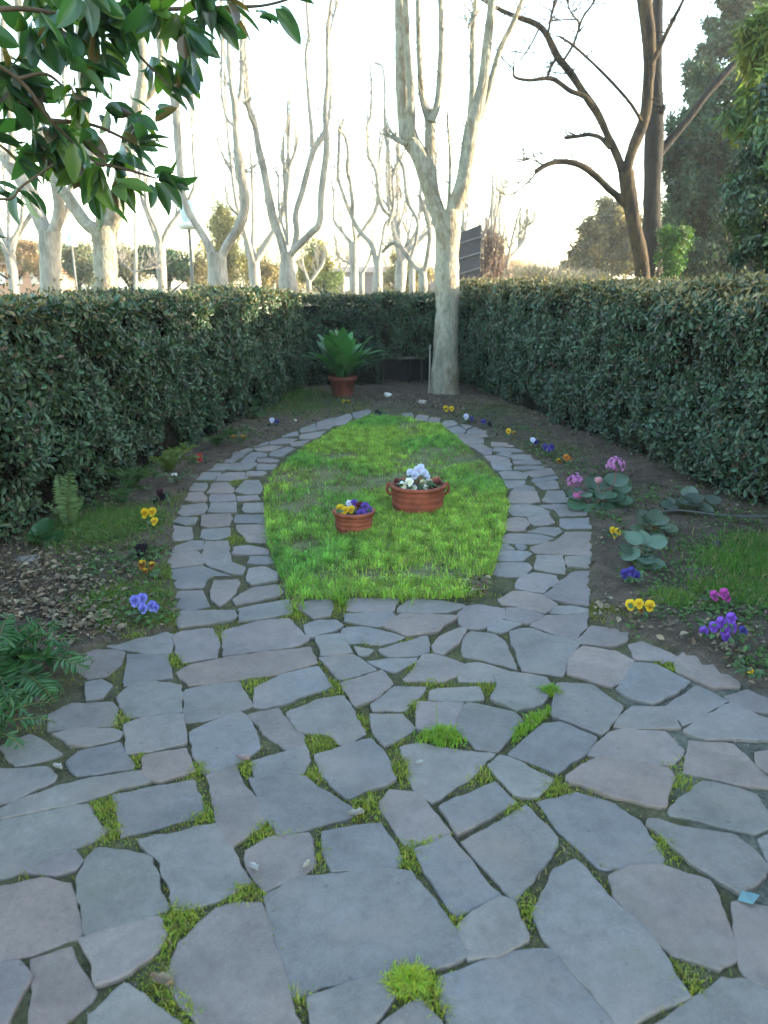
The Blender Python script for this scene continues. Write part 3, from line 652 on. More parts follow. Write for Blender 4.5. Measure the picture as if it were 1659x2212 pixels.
# grass and weeds on the beds
g = MB()
for (u, v, r_, n_, hh, cc) in ((215, 1140, .30, 1500, .06, (.085, .17, .04)), (260, 1125, .22, 900, .06, (.09, .19, .04)), (230, 1205, .28, 800, .03, (.10, .15, .05)), (270, 1300, .17, 800, .05, (.10, .18, .03)), (330, 1340, .10, 300, .04, (.12, .17, .03)),
                               (250, 1340, .12, 300, .04, (.10, .16, .03)), (350, 1240, .10, 260, .04, (.10, .17, .03)), (300, 1385, .05, 120, .04, (.14, .2, .03)), (160, 1170, .2, 300, .04, (.08, .14, .04)),
                               (1615, 1225, .20, 1000, .08, (.07, .17, .03)), (1655, 1190, .18, 700, .09, (.06, .15, .03)), (1450, 1300, .09, 300, .06, (.09, .18, .03)), (1560, 1275, .13, 350, .05, (.08, .17, .03)), (1640, 1290, .18, 700, .06, (.07, .16, .03)),
                               (630, 885, .7, 700, .07, (.08, .15, .03)), (700, 875, .5, 400, .04, (.08, .13, .03)), (770, 885, .3, 260, .04, (.10, .14, .04)), (1180, 965, .4, 300, .05, (.08, .13, .04)),
                               (620, 860, .4, 600, .16, (.06, .14, .03)), (400, 1080, .15, 160, .04, (.10, .14, .04)), (1310, 1325, .1, 200, .03, (.12, .14, .03)), (1060, 880, .5, 400, .05, (.07, .11, .04)), (1000, 900, .3, 200, .04, (.09, .14, .04))):
    q = np.array(G(u, v)); n2 = n_*4; PP = q+RNG.normal(0, r_*.62, (n2, 2)); PP = PP[~pip(PP, PAVE)]; n2 = len(PP)
    blades(g, PP, hh*RNG.uniform(.4, 1.2, n2), RNG.uniform(.0012, .003, n2), grasscol(n2, cc, .3, .12), 1.3, .0)
P = np.stack([RNG.uniform(-2.6, 2.8, 60000), RNG.uniform(2.2, 11, 60000)], 1); P = P[~pip(P, PAVE)]
k = noise_arr(P, 2.2, 8.)+.5*noise_arr(P, 8, 1.) > .2; P = P[k]
blades(g, P, RNG.uniform(.01, .035, len(P)), RNG.uniform(.001, .0025, len(P)), grasscol(len(P), (.09, .13, .04), .3, .3), 1.3, .0)
for (u, v, r_, n_) in ((215, 1150, .25, 500), (270, 1310, .2, 400), (240, 1220, .25, 400), (180, 1100, .2, 300), (330, 1340, .1, 150), (1440, 1240, .2, 200), (1600, 1330, .2, 250), (1350, 1380, .1, 60), (1470, 1330, .15, 150), (620, 890, .5, 500), (700, 875, .4, 300), (500, 950, .3, 250), (1200, 990, .3, 250), (1060, 900, .4, 350), (1120, 930, .3, 250), (1300, 1120, .15, 120), (1400, 1080, .4, 500), (1500, 1180, .3, 300), (1250, 1020, .3, 250), (1600, 1130, .3, 300), (1650, 1440, .12, 150), (330, 1200, .1, 100)):
    q = np.array(G(u, v)); PP = q+RNG.normal(0, r_*.6, (n_, 2)); PP = PP[~pip(PP, PAVE)]; n2 = len(PP); a = RNG.uniform(0, 6.28, n2)
    X, Y, Zv = frames(RNG.normal(0, .4, (n2, 3))+np.array([0, -.1, 1]), np.stack([np.cos(a), np.sin(a), RNG.uniform(0, .6, n2)], 1))
    g.inst(LEAF*np.array([1.3, 1, 1]), LEAFF, np.column_stack([PP, .015+.02*RNG.random(n2)]), X, Y, Zv, RNG.uniform(.012, .035, n2), np.array([(.06, .12, .035)])*RNG.uniform(.5, 1.5, (n2, 1)))
tag(g.build('bed_grass', M['grass']), 'loose tufts of grass and weeds growing on the soil of the flower beds', 'grass', kind='stuff')

# leaf litter on the beds
g = MB()
n = 7000; P = np.stack([RNG.uniform(-2.6, 3.0, n), RNG.uniform(2.0, 11.5, n)], 1)
hot = [(90, 1290, .38, 450), (150, 1330, .27, 300), (200, 1350, .2, 140), (60, 1250, .35, 200), (120, 1220, .35, 140), (1040, 1275, .12, 60), (1060, 1265, .1, 50), (1030, 1290, .12, 40), (1640, 1420, .3, 60), (930, 870, .6, 250), (1500, 1400, .3, 50), (1350, 1330, .2, 60)]
for (u, v, r_, n_) in hot: P = np.vstack([P, np.array(G(u, v))+RNG.normal(0, r_*.55, (n_, 2))])
hotn = sum(h_[3] for h_ in hot)
onp = pip(P, PAVE) & ~pip(P, LAWN); inlw = pip(P, LAWN)
kk = ~(onp | inlw); kk[-hotn:] |= inlw[-hotn:]; kk[:7000] &= (noise_arr(P[:7000], 1.5, 3.) > -.15)
big = np.zeros(len(P), bool); big[-hotn:] = True
P = P[kk]; big = big[kk]; n = len(P)
nn = RNG.normal(0, .35, (n, 3))+np.array([0, 0, 1]); d = np.column_stack([RNG.normal(0, 1, (n, 2)), np.zeros(n)])
X, Y, Zv = frames(nn, d); s = np.where(big, RNG.uniform(.016, .05, n), RNG.uniform(.008, .03, n))
cc = np.array([(.19, .14, .09), (.14, .10, .07), (.22, .18, .12), (.09, .07, .05), (.16, .145, .10)])[RNG.integers(0, 5, n)]*RNG.uniform(.6, 1.15, (n, 1))
zs = .018+RNG.uniform(0, .018, n)
g.inst(LEAF*np.array([1.3, 1, 1.8]), LEAFF, np.column_stack([P, zs]), X, Y, Zv, s, cc)
tag(g.build('leaf_litter', M['litter']), 'dry brown fallen leaves and scraps scattered over the bed soil', 'leaf litter', kind='stuff')
g = MB(); n = 9000; P = np.stack([RNG.uniform(-2.6, 3.0, n), RNG.uniform(2.0, 11.5, n)], 1); P = P[~pip(P, PAVE) & ~pip(P, LAWN)]; n = len(P)
OC = np.array([(1, 0, 0), (0, 1, 0), (-1, 0, 0), (0, -1, 0), (0, 0, .8), (0, 0, -.5)], float); OF = np.array([[0, 1, 4], [1, 2, 4], [2, 3, 4], [3, 0, 4], [1, 0, 5], [2, 1, 5], [3, 2, 5], [0, 3, 5]])
X, Y, Zv = frames(RNG.normal(0, 1, (n, 3)), RNG.normal(0, 1, (n, 3)))
g.inst(OC, OF, np.column_stack([P, np.full(n, .012)+RNG.uniform(0, .02, n)]), X, Y, Zv, RNG.uniform(.003, .016, (n, 1))*RNG.uniform(.6, 1.3, (n, 3)), np.array([(.085, .066, .05)])*RNG.uniform(.5, 1.5, (n, 1)))
tag(g.build('soil_crumbs', M['rock']), 'crumbs and small clods of brown soil on the flower beds', 'soil', kind='stuff')
g = MB(); n = 12000; P = np.stack([RNG.uniform(-2.4, 2.6, n), RNG.uniform(1.0, 7, n)], 1); P = P[pip(P, PAVE) & ~pip(P, LAWN) & ~on_stone(P)]; n = len(P)
X, Y, Zv = frames(RNG.normal(0, 1, (n, 3)), RNG.normal(0, 1, (n, 3)))
g.inst(OC, OF, np.column_stack([P, np.full(n, -.011)]), X, Y, Zv, RNG.uniform(.0015, .006, (n, 1))*RNG.uniform(.7, 1.3, (n, 3)), np.array([(.13, .12, .10)])*RNG.uniform(.4, 1.5, (n, 1)))
tag(g.build('joint_grit', M['rock']), 'grit and small soil crumbs lying in the joints between the slabs', 'grit', kind='stuff')

# single fallen leaves on the slabs
for (u, v, L, ang, cc, lab) in ((768, 1763, .06, .3, (.42, .38, .33), 'curled pale grey fallen leaf beside the dark slab left of the middle'), (548, 1878, .045, -.6, (.55, .52, .5), 'small whitish leaf curled on a slab left of the largest slab'),
                          (662, 1872, .035, 1.1, (.6, .55, .42), 'cream sliver of leaf at the top left corner of the largest slab'), (906, 1652, .035, .4, (.5, .5, .48), 'small pale leaf flat on the dark triangular slab'),
                          (125, 1662, .05, .1, (.48, .46, .42), 'pale leaf lying beside the slabs under the large fern'), (525, 1642, .06, .2, (.40, .30, .28), 'thin pinkish leaf on the soil between slabs left of centre'),
                          (1332, 1338, .05, .2, (.4, .38, .34), 'pale leaf on the bed soil near the right flare of the paving'), (350, 2125, .07, .3, (.30, .22, .15), 'brown dry leaf in the wide joint at the bottom left'), (1430, 1435, .045, 1.6, (.4, .38, .34), 'pale leaf by the light edging slab on the right')):
    q = G(u, v); g = MB(); V = []; nseg = 7; L *= .8; cc = tuple(np.array(cc)*.62)
    for i in range(nseg+1):
        t = i/nseg; w = .24*math.sin(math.pi*min(1, .04+t*.96))**.8
        for sx in (-1, -.5, 0, .5, 1): V.append((sx*w*L*(1+.35*math.sin(i*2.3+u+sx*2))+.10*L*math.sin(t*3+u), (t-.5)*L, .004+L*(.34*abs(sx)**1.5*(1-t*.5)+.35*max(0, t-.5)**1.5+.03*math.sin(i*1.9+sx*3+u))))
    V = np.array(V); c_, s_ = math.cos(ang+1.2), math.sin(ang+1.2); V2 = V.copy(); V2[:, 0] = V[:, 0]*c_-V[:, 1]*s_+q[0]; V2[:, 1] = V[:, 0]*s_+V[:, 1]*c_+q[1]
    g.add(V2, np.array([[i*5+j, i*5+j+1, (i+1)*5+j+1, (i+1)*5+j] for i in range(nseg) for j in range(4)]), cc)
    tag(g.build('fallen_leaf', M['litter'], origin=(q[0], q[1], 0), smooth=True), lab, 'leaf', 'fallen leaves on the paving')
q = G(1617, 1946); g = MB(); V = [(q[0]+a*.75, q[1]+b_*.7, .006+c_) for a, b_, c_ in ((-.04, -.005, 0), (.0, -.03, .004), (.035, 0, .012), (.02, .02, .006), (-.015, .025, .01))]
g.add(V+[(a, b_, c_-.0015) for a, b_, c_ in V], [[0, 1, 2, 3, 4], [9, 8, 7, 6, 5]]+[[i, i+5, (i+1) % 5+5, (i+1) % 5] for i in range(5)], (.09, .17, .19))
tag(g.build('litter_scrap', M['paint'], origin=(q[0], q[1], 0)), 'small scrap of light blue plastic at the right edge of the paving', 'litter')

# ------------------------------------------------------------------ hedges
def hedge(name, path, h0, thick, side, dens, label, cat, tip, seed, zlo=0.02, group=None, cold=(.034, .070, .034)):
    path = np.array(path, float); seg = np.diff(path, axis=0); L = np.linalg.norm(seg, axis=1); cum = np.concatenate([[0], np.cumsum(L)]); tot = cum[-1]
    def at(s):
        k = np.clip(np.searchsorted(cum, s, 'right')-1, 0, len(L)-1); t = (s-cum[k])/L[k]
        p = path[k]+seg[k]*t[:, None]; d = unit(seg[k]); n_ = np.stack([d[:, 1], -d[:, 0]], 1)*side
        return p, d, n_
    mid = path.mean(0); root = empty(name, (mid[0], mid[1], 0), label, cat, group)
    # dark twiggy core
    g = MB(); ns = int(tot/.15)+1; S = np.linspace(0.03, tot-.03, ns); p, d, n_ = at(S)
    prof = [(-.13, zlo+.02), (-.12, h0*.5), (-.13, h0-.22), (-.2, h0-.12), (-thick+.2, h0-.12), (-thick+.13, h0-.22), (-thick+.13, zlo+.02)]
    V = []
    for i in range(ns):
        for (o_, z) in prof:
            e = .06*noise.noise(Vector((p[i][0]*3+seed, p[i][1]*3, z*3)))
            V.append((p[i][0]+n_[i][0]*(o_+e), p[i][1]+n_[i][1]*(o_+e), z+e*.5))
    k = len(prof)
    f = [[i*k+j, i*k+(j+1) % k, (i+1)*k+(j+1) % k, (i+1)*k+j] for i in range(ns-1) for j in range(k)]
    g.add(V, np.array(f), (.018, .017, .012)); g.add(V[:k], [list(range(k))[::-1]], (.018, .017, .012)); g.add(V[-k:], [list(range(k))], (.018, .017, .012))
    g.build('inner_twigs', M['dark'], root)
    # leaves
    def put(n, kind):
        s = RNG.uniform(0, tot, n); p, d, n_ = at(s)
        if kind == 'in': z = zlo+(h0-zlo)*RNG.random(n)**.92; off = -np.abs(RNG.normal(0, .05, n))+.02; nor = np.column_stack([n_, np.full(n, .35)])
        elif kind == 'top': z = np.full(n, h0)-np.abs(RNG.normal(0, .04, n)); off = -RNG.random(n)*thick; nor = np.column_stack([n_*.15, np.ones(n)])
        elif kind == 'end':
            e = RNG.random(n) < .5; s = np.where(e, tot-np.abs(RNG.normal(0, .05, n)), np.abs(RNG.normal(0, .05, n))); p, d, n_ = at(s)
            z = zlo+(h0-zlo)*RNG.random(n); off = -RNG.random(n)*thick; nor = np.column_stack([d*np.where(e, 1, -1)[:, None], np.full(n, .3)])
        else: z = zlo+(h0-zlo)*RNG.random(n); off = -thick+np.abs(RNG.normal(0, .04, n)); nor = np.column_stack([-n_, np.full(n, .35)])
        b = p; lump = np.array([.13*noise.noise(Vector((x*1.6+seed, y*1.6, zz_*1.8)))+.085*noise.noise(Vector((x*5+seed, y*5, zz_*5))) for (x, y), zz_ in zip(b, z)])
        hol = np.array([noise.noise(Vector((x*3.6+seed+9, y*3.6, zz_*3.6))) for (x, y), zz_ in zip(b, z)])
        sg = np.where(np.isin(kind, ['out']), -1, 1)
        # clipped profile leans in at the foot and rounds over at the shoulder
        foot = -.10*np.clip(1-z/.35, 0, 1)**1.3; sh = -.10*np.clip((z-(h0-.18))/.18, 0, 1)**2
        if kind == 'in': off = off+lump+foot+sh-.10*np.clip(hol-.12, 0, .3)*3
        if kind == 'top': z = z+lump*.7-.08*np.clip(np.abs(off/thick+.5)*2-.6, 0, 1)
        pos = np.column_stack([b+n_*off[:, None], z])
        keep = np.ones(n, bool)
        if kind == 'in': keep = RNG.random(n) > np.clip(hol-.05, 0, .6)*1.5
        if kind == 'in': keep &= RNG.random(n) < np.clip(.35+z/.25, 0, 1)
        pos, nor, z, hol = pos[keep], nor[keep], z[keep], hol[keep]; n = len(pos)
        nr = unit(nor)+RNG.normal(0, .55, (n, 3)); dd = RNG.normal(0, 1, (n, 3))+np.array([0, 0, .25])+unit(nor)*.3
        X, Y, Zv = frames(nr, dd); sz = RNG.uniform(.032, .068, n)
        c = np.array(cold)*(.25+1.6*RNG.random((n, 1))**1.3); c[:, 0] *= RNG.uniform(.7, 1.5, n)
        pal = RNG.random(n) < .10; c[pal] = np.array([.055, .10, .055])*RNG.uniform(.7, 1.2, (pal.sum(), 1))
        brn = RNG.random(n) < .035; c[brn] = np.array([.09, .06, .035])*RNG.uniform(.5, 1.1, (brn.sum(), 1))
        tt = np.clip((z-(h0-.22))/.22, 0, 1)*tip; tb = RNG.random(n) < tt*.8
        c[tb] = np.array([.17, .145, .07])*RNG.uniform(.5, 1.3, (tb.sum(), 1))*np.array([1, 1, 1])  # more of the leaves turn tan towards the hedge top
        return pos, X, Y, Zv, sz, c
    g = MB()
    area = tot*h0
    for kind, m_ in (('in', 1.0*area), ('top', 1.0*tot*thick), ('out', .35*area), ('end', .9*thick*h0)):
        pos, X, Y, Zv, sz, c = put(int(dens*m_), kind); g.inst(LEAF, LEAFF, pos, X, Y, Zv, sz, c)
    # upright shoots above the clipped top
    n = int(tot*170); s = RNG.uniform(0, tot, n); p, d, n_ = at(s); hh = np.abs(RNG.normal(0, .065, n))+.02
    cl = np.clip(noise_arr(np.stack([s, s*0+seed], 1), 3, 2.)*2+.6, .15, 1.4); hh = hh*cl
    bs = np.column_stack([p-n_*(RNG.random(n)*thick)[:, None], np.full(n, h0-.03)])
    bs[:, 2] += np.array([.055*noise.noise(Vector((x*1.6+seed, y*1.6, h0*1.8))) for x, y in p])
    for t_ in (.3, .6, .9, 1.05):
        pos = bs+np.column_stack([RNG.normal(0, .008, (n, 2)), hh*t_]); dd = np.column_stack([RNG.normal(0, .6, (n, 2)), np.ones(n)]); X, Y, Zv = frames(RNG.normal(0, 1, (n, 3)), dd)
        c = np.array([.12, .12, .06])*RNG.uniform(.5, 1.4, (n, 1)); tb = RNG.random(n) < tip; c[tb] = np.array([.24, .19, .11])*RNG.uniform(.5, 1.2, (tb.sum(), 1))
        g.inst(LEAF, LEAFF, pos, X, Y, Zv, RNG.uniform(.018, .04, n), c)
    g.build('foliage', M['leaf'], root)
    # bare stems at the foot
    for i in range(int(tot/1.1)):
        s = np.array([.4+i*1.1+RNG.uniform(-.3, .3)]); s = np.clip(s, .1, tot-.1); p, d, n_ = at(s); x, y = p[0]-n_[0]*.2
        g = MB(); tube(g, [(x, y, -.02), (x+.03, y, zlo+.2), (x-.02, y+.03, h0*.6)], [.02, .016, .01], 6, 3); g.build('stem', M['dark_bark'], root)
    return root
hedge('hedge', [(-2.62, 1.2), (-2.45, 3.0), (-2.18, 4.4), (-1.98, 5.6), (-1.62, 8.2), (-1.30, 10.2), (-1.16, 11.3)], 1.40, .85, 1, 5200,
      'long clipped evergreen hedge running down the left side of the garden', 'hedge', .32, 1.0)
hedge('hedge', [(3.05, 1.2), (2.80, 3.4), (2.58, 5.0), (2.34, 6.1), (2.02, 7.8), (1.58, 10.0), (1.32, 11.2), (1.08, 12.3), (1.25, 15.5)], 1.49, .95, -1, 5200,  # last stretch behind the trunk is added out of view to block the sun
      'long clipped evergreen hedge with tan tips running down the right side of the garden', 'hedge', .95, 5.0, cold=(.031, .062, .035))
hedge('hedge', [(-1.30, 11.75), (-.06, 12.0)], 1.32, .6, 1, 4200, 'dark hedge piece across the far end behind the potted plant', 'hedge', .2, 8.0, cold=(.018, .045, .022))
hedge('hedge', [(-.10, 12.05), (1.0, 12.15)], 1.36, .55, 1, 4200, 'short raised dark green hedge piece at the far end beside the pale tree trunk', 'hedge', .1, 11.0, zlo=.40, cold=(.024, .055, .025))

# ------------------------------------------------------------------ far end of the garden
g = MB(); box(g, (-1.6, 12.7, -.05), (1.2, 12.8, .36), (.02, .02, .023)); box(g, (-1.6, 12.685, .36), (1.2, 12.815, .39), (.03, .03, .033))
tag(g.build('low_wall', M['rock'], origin=(.3, 12.75, 0)), 'low dark wall across the far end under the raised hedge', 'wall')
q = W(870, 773, 12.2); root = empty('wooden_bar', (q[0], q[1], 0), 'thin grey wooden bar on two short posts below the raised hedge', 'rail')
g = MB(); box(g, (q[0]-.34, q[1]-.02, q[2]-.018), (q[0]+.34, q[1]+.02, q[2]+.018), (.11, .10, .085)); g.build('bar', M['rock'], root)
for s in (-.3, .3): g = MB(); box(g, (q[0]+s-.015, q[1]+.021, 0), (q[0]+s+.015, q[1]+.05, q[2]+.01), (.05, .045, .04)); g.build('post', M['rock'], root)
b0 = G(926, 852); t0 = W(929, 745, b0[1]+.05); g = MB(); tube(g, [(b0[0], b0[1], -.02), (t0[0]*.5+b0[0]*.5+.004, b0[1]+.02, t0[2]*.5), t0], [.012, .011, .01], 7, 4)
tag(g.build('garden_stake', M['far_bark'], origin=(b0[0], b0[1], 0)), 'thin pale wooden stake standing in front of the foot of the big tree', 'stake')
for (u, v, w, h_, c_, lab) in ((838, 858, .095, .06, (.6, .6, .58), 'white stone on the bare soil beyond the lawn tip'), (912, 874, .11, .06, (.32, .27, .24), 'dull brownish stone lying right of the white one'),
                         (376, 1030, .05, .032, (.6, .62, .6), 'small white stone at the left bed edge under the red pansy'), (62, 1210, .13, .02, (.20, .19, .17), 'flat grey slab fragment on the left bed near the arum leaf'),
                         (1545, 1185, .06, .04, (.05, .05, .055), 'small dark stone on the right bed'), (638, 910, .035, .02, (.6, .62, .5), 'tiny pale stone in the weeds left of the lawn tip')):
    q = G(u, v); g = MB(); blob(g, (q[0], q[1], h_*.45), (w*.55, w*.42, h_*.6), c_, seed=u)
    tag(g.build('stone', M['rock'], origin=(q[0], q[1], 0), smooth=True), lab, 'stone', 'loose stones on the soil')
# irrigation hose on the right bed
pts = [G(1385, 1128), G(1460, 1116), G(1560, 1122), G(1640, 1126), G(1760, 1130)]; g = MB()
tube(g, [(x, y, .035+.01*math.sin(i*2)) for i, (x, y) in enumerate(pts)], [.008]*5, 8, 6, 0, (.07, .075, .075))
tag(g.build('hose', M['paint']), 'thin grey irrigation hose lying across the right bed', 'hose')
g = MB(); pts = [(0, 1350), (50, 1342), (95, 1328)]; tube(g, [(*G(*p), .03) for p in pts], [.007, .006, .004], 6, 4, .1)
tag(g.build('dead_twig', M['dark_bark']), 'thin dark dead twig lying over the leaf litter on the left bed', 'twig')

# ------------------------------------------------------------------ trees traced in the picture, stood at their own distances
def limb(root, name, pts, Y, m, amp=.07, ydrift=0.0, seg=10, seed=0.0, ex=1.0):
    g = MB(); P = []; r = []
    n = len(pts)
    for i, (u, v, rr) in enumerate(pts):
        yy = Y+ydrift*i/max(1, n-1); P.append(W(u, v, yy)); r.append(rr*PX(yy)*ex*(.92 if name == 'trunk' else .84))
    out = tube(g, P, r, seg, 5, amp, seed=seed); g.build(name, m, root, smooth=True); return out
def twigs(root, tubes, n, L, r0, m, up=.6, name='twigs', sub=2):
    g = MB()
    for _ in range(n):
        P, r, T = random.choice(tubes); i = random.randrange(len(P)//3, len(P)); p = np.array(P[i]); d = unit(T[i]*.4+np.array([random.gauss(0, .6), random.gauss(0, .6), up+random.gauss(0, .4)]))
        l = L*random.uniform(.4, 1.3); q = p+d*l*.5+np.random.default_rng(_).normal(0, l*.07, 3); e = q+unit(d+np.array([0, 0, .5]))*l*.5
        tube(g, [p, q, e], [r0, r0*.7, r0*.35], 4, 2, 0)
        for s in range(sub):
            a = p*(.5)+q*.5 if s else q; dd = unit(d+np.array([random.gauss(0, .7), random.gauss(0, .7), random.gauss(0, .5)]))
            tube(g, [a, a+dd*l*.3], [r0*.6, r0*.25], 4, 1, 0)
    tag(g.build(name, m, root), kind='stuff')
def tree(name, base, Y, label, cat, limbs, m, tw=(0, 0, 0), group=None, up=.6, drift=None, ex=1.0):
    b = W(base[0], base[1], Y); root = empty(name, (b[0], Y, 0), label, cat, group); T = []
    for i, (nm, pts) in enumerate(limbs):
        yd = 0 if nm == 'trunk' else (drift if drift is not None else PX(Y)*40)*math.sin(i*2.4)
        T.append(limb(root, nm, pts, Y, m, .06, yd, 14 if nm == 'trunk' else 9, seed=i*3.7, ex=ex))
    if tw[0]: twigs(root, T[1:] or T, tw[0], tw[1], tw[2], m, up)
    return root
T_ = 'trunk'; B_ = 'branch'
gl = G(960, 858)
# foot point is on the ground: v for ground at Y
def gv(Y):
    d = math.atan2(CAMH+.06, Y)-PIT; return V0+F*math.tan(d)
main = tree('plane_tree', (960, 855), 11.1, 'tall pale-barked plane tree with forked limbs standing between the hedges at the far end', 'tree', [
    (T_, [(962, 870, 44), (960, 845, 36), (963, 760, 31), (966, 650, 29), (965, 560, 28), (967, 500, 31), (966, 455, 34)]),
    (B_, [(958, 500, 20), (935, 430, 21), (906, 340, 22), (882, 290, 21), (868, 200, 16), (867, 100, 15), (864, 0, 14), (861, -120, 12), (860, -300, 7)]),
    (B_, [(888, 300, 11), (887, 200, 10), (880, 110, 8), (876, 0, 7), (872, -150, 5)]),
    (B_, [(955, 480, 16), (936, 417, 15), (930, 350, 14), (929, 295, 14), (929, 258, 14), (913, 215, 8), (907, 150, 7), (904, 60, 6.5), (902, -100, 5)]),
    (B_, [(930, 262, 10), (944, 228, 9), (950, 170, 8), (953, 100, 7), (952, 0, 7), (950, -150, 5)]),
    (B_, [(962, 490, 20), (985, 440, 21), (1002, 390, 22), (1012, 320, 19), (1022, 262, 19), (1042, 185, 13), (1053, 87, 11), (1063, 0, 10), (1075, -150, 7)]),
    (B_, [(1016, 280, 11), (1020, 194, 8), (1021, 69, 7), (1028, 0, 6), (1034, -120, 4)]),
    (B_, [(1030, 265, 10), (1050, 215, 8), (1077, 115, 7), (1108, 50, 6), (1128, 0, 5), (1165, -100, 4)]),
    (B_, [(968, 470, 6), (971, 400, 4), (972, 340, 3.4), (966, 250, 3)]),
    (B_, [(880, 312, 8), (855, 300, 6), (832, 290, 3)]),
    (B_, [(1028, 20, 7), (1020, 40, 5), (1012, 60, 3)])],
    M['plane_bark'], (150, .45, .007), drift=.3)
PG = 'bare pollarded plane trees beyond the hedge'
tree('plane_tree', (620, 625), 18, 'bare plane tree with tall wiry limbs, right of the curving-limbed one', 'tree', [
    (T_, [(624, gv(18), 27), (622, 625, 22), (620, 580, 17), (619, 545, 15)]),
    (B_, [(616, 560, 11), (608, 525, 11), (587, 455, 10), (570, 368, 9), (558, 316, 8), (549, 261, 6.5), (537, 219, 5.5), (531, 120, 4.5), (526, 0, 4), (524, -120, 3)]),
    (B_, [(620, 560, 9), (640, 535, 9), (667, 508, 9), (690, 480, 9), (694, 417, 9), (704, 334, 8), (704, 280, 7.5), (702, 229, 6), (708, 170, 5.5), (707, 90, 5), (712, 28, 4), (728, -60, 3)]),
    (B_, [(630, 545, 7), (641, 505, 8), (639, 462, 8), (653, 413, 8), (669, 351, 8), (682, 315, 8), (700, 290, 7), (712, 240, 4), (715, 170, 3), (712, 120, 2.5)]),
    (B_, [(674, 318, 7), (673, 285, 5), (667, 219, 4.5), (661, 120, 4), (667, 80, 4), (662, 0, 3.5), (660, -80, 3)]),
    (B_, [(621, 530, 4.5), (617, 437, 4), (613, 370, 3.6), (613, 295, 3)]), (B_, [(620, 520, 4), (603, 455, 3.5), (601, 380, 2.4)]),
    (B_, [(551, 275, 5), (538, 245, 4), (529, 200, 3.4), (524, 100, 3)]), (B_, [(707, 100, 4), (720, 40, 3.4), (736, -30, 2.6)])],
    M['far_bark'], (150, .7, .010), PG, drift=.8)
tree('plane_tree', (470, 625), 17, 'bare plane tree whose right limb curves out and up, behind the white-headed street lamp', 'tree', [
    (T_, [(474, gv(17), 30), (472, 625, 25), (470, 580, 23), (468, 545, 22)]),
    (B_, [(462, 560, 12), (445, 520, 10), (424, 486, 9), (404, 450, 8), (392, 400, 8), (385, 320, 9), (380, 240, 11), (372, 190, 10), (352, 140, 7), (340, 60, 6), (335, -60, 4)]),
    (B_, [(475, 560, 12), (494, 525, 12), (517, 486, 13), (530, 440, 13), (522, 385, 12), (511, 312, 9), (507, 226, 8), (500, 190, 6), (494, 120, 5), (492, 0, 4), (490, -100, 3)]),
    (B_, [(509, 235, 6), (521, 194, 6), (522, 90, 5), (527, 0, 4), (530, -90, 3)]), (B_, [(508, 275, 4), (488, 250, 3.5), (478, 180, 3), (480, 80, 3), (478, 0, 2.4)]),
    (B_, [(382, 230, 7), (392, 160, 5.5), (398, 70, 5), (402, -60, 4)]), (B_, [(518, 390, 7), (528, 372, 6), (531, 368, 5)])],
    M['far_bark'], (130, .7, .010), PG, drift=.8)
tree('plane_tree', (228, 625), 13, 'thick plane tree with a brown-stained left limb, seen through the magnolia leaves', 'tree', [
    (T_, [(230, gv(13), 33), (229, 625, 27), (227, 540, 28), (222, 490, 34)]),
    (B_, [(212, 500, 18), (184, 480, 16), (148, 427, 15), (125, 395, 14), (103, 345, 12), (75, 260, 11), (55, 160, 9), (40, 20, 8), (30, -120, 6)]),
    (B_, [(235, 505, 20), (250, 460, 19), (264, 370, 17), (284, 280, 16), (303, 210, 15), (309, 139, 12), (305, 60, 10), (310, -50, 8), (314, -200, 5)]),
    (B_, [(222, 490, 17), (218, 400, 14), (190, 300, 12), (178, 180, 10), (170, 60, 8), (165, -100, 6)]),
    (B_, [(300, 225, 9), (330, 196, 8), (345, 150, 7), (350, 40, 6), (352, -100, 4)])],
    M['plane_bark'], (40, .5, .008), PG, drift=.6)
tree('plane_tree', (110, 625), 15, 'leftmost plane tree, its broad pale limbs sweeping out of the frame', 'tree', [
    (T_, [(112, gv(15), 30), (111, 625, 24), (109, 560, 23), (108, 500, 26)]),
    (B_, [(103, 520, 17), (82, 460, 18), (50, 395, 17), (15, 345, 16), (-30, 290, 14), (-60, 150, 10)]),
    (B_, [(112, 515, 16), (128, 455, 15), (118, 390, 13), (90, 310, 12), (60, 200, 10), (45, 60, 8), (40, -80, 6)]),
    (B_, [(118, 500, 10), (150, 440, 9), (150, 330, 8), (140, 180, 7), (135, 20, 5)]), (B_, [(22, 350, 9), (25, 280, 8), (10, 180, 7), (5, 40, 5)])],
    M['far_bark'], (30, .5, .009), PG, drift=.7)
tree('plane_tree', (815, 640), 22, 'thin knobbly plane tree left of the big pale trunk', 'tree', [
    (T_, [(816, gv(22), 15), (815, 640, 12.5), (816, 590, 10.5), (816, 560, 10)]),
    (B_, [(812, 570, 7), (803, 531, 6.5), (775, 497, 6.5), (757, 462, 5.5), (740, 417, 5), (731, 382, 5), (732, 330, 4), (733, 290, 4), (742, 257, 3)]),
    (B_, [(762, 470, 5), (758, 399, 4.5), (750, 368, 5), (752, 330, 4), (744, 292, 4), (730, 280, 2.5)]),
    (B_, [(818, 565, 6), (826, 520, 5), (832, 486, 5), (850, 460, 5.5), (842, 417, 4.5), (840, 330, 4.5), (832, 285, 3.5), (829, 156, 3), (809, 135, 2.4)]),
    (B_, [(845, 470, 5), (823, 441, 5.5), (813, 375, 5.5), (803, 350, 5), (796, 335, 4.5), (794, 271, 4.5), (801, 243, 3), (801, 139, 2.6)]),
    (B_, [(838, 490, 4), (850, 440, 4), (848, 380, 3.5), (862, 345, 3)])],
    M['far_bark'], (140, .8, .011), PG, drift=.8)
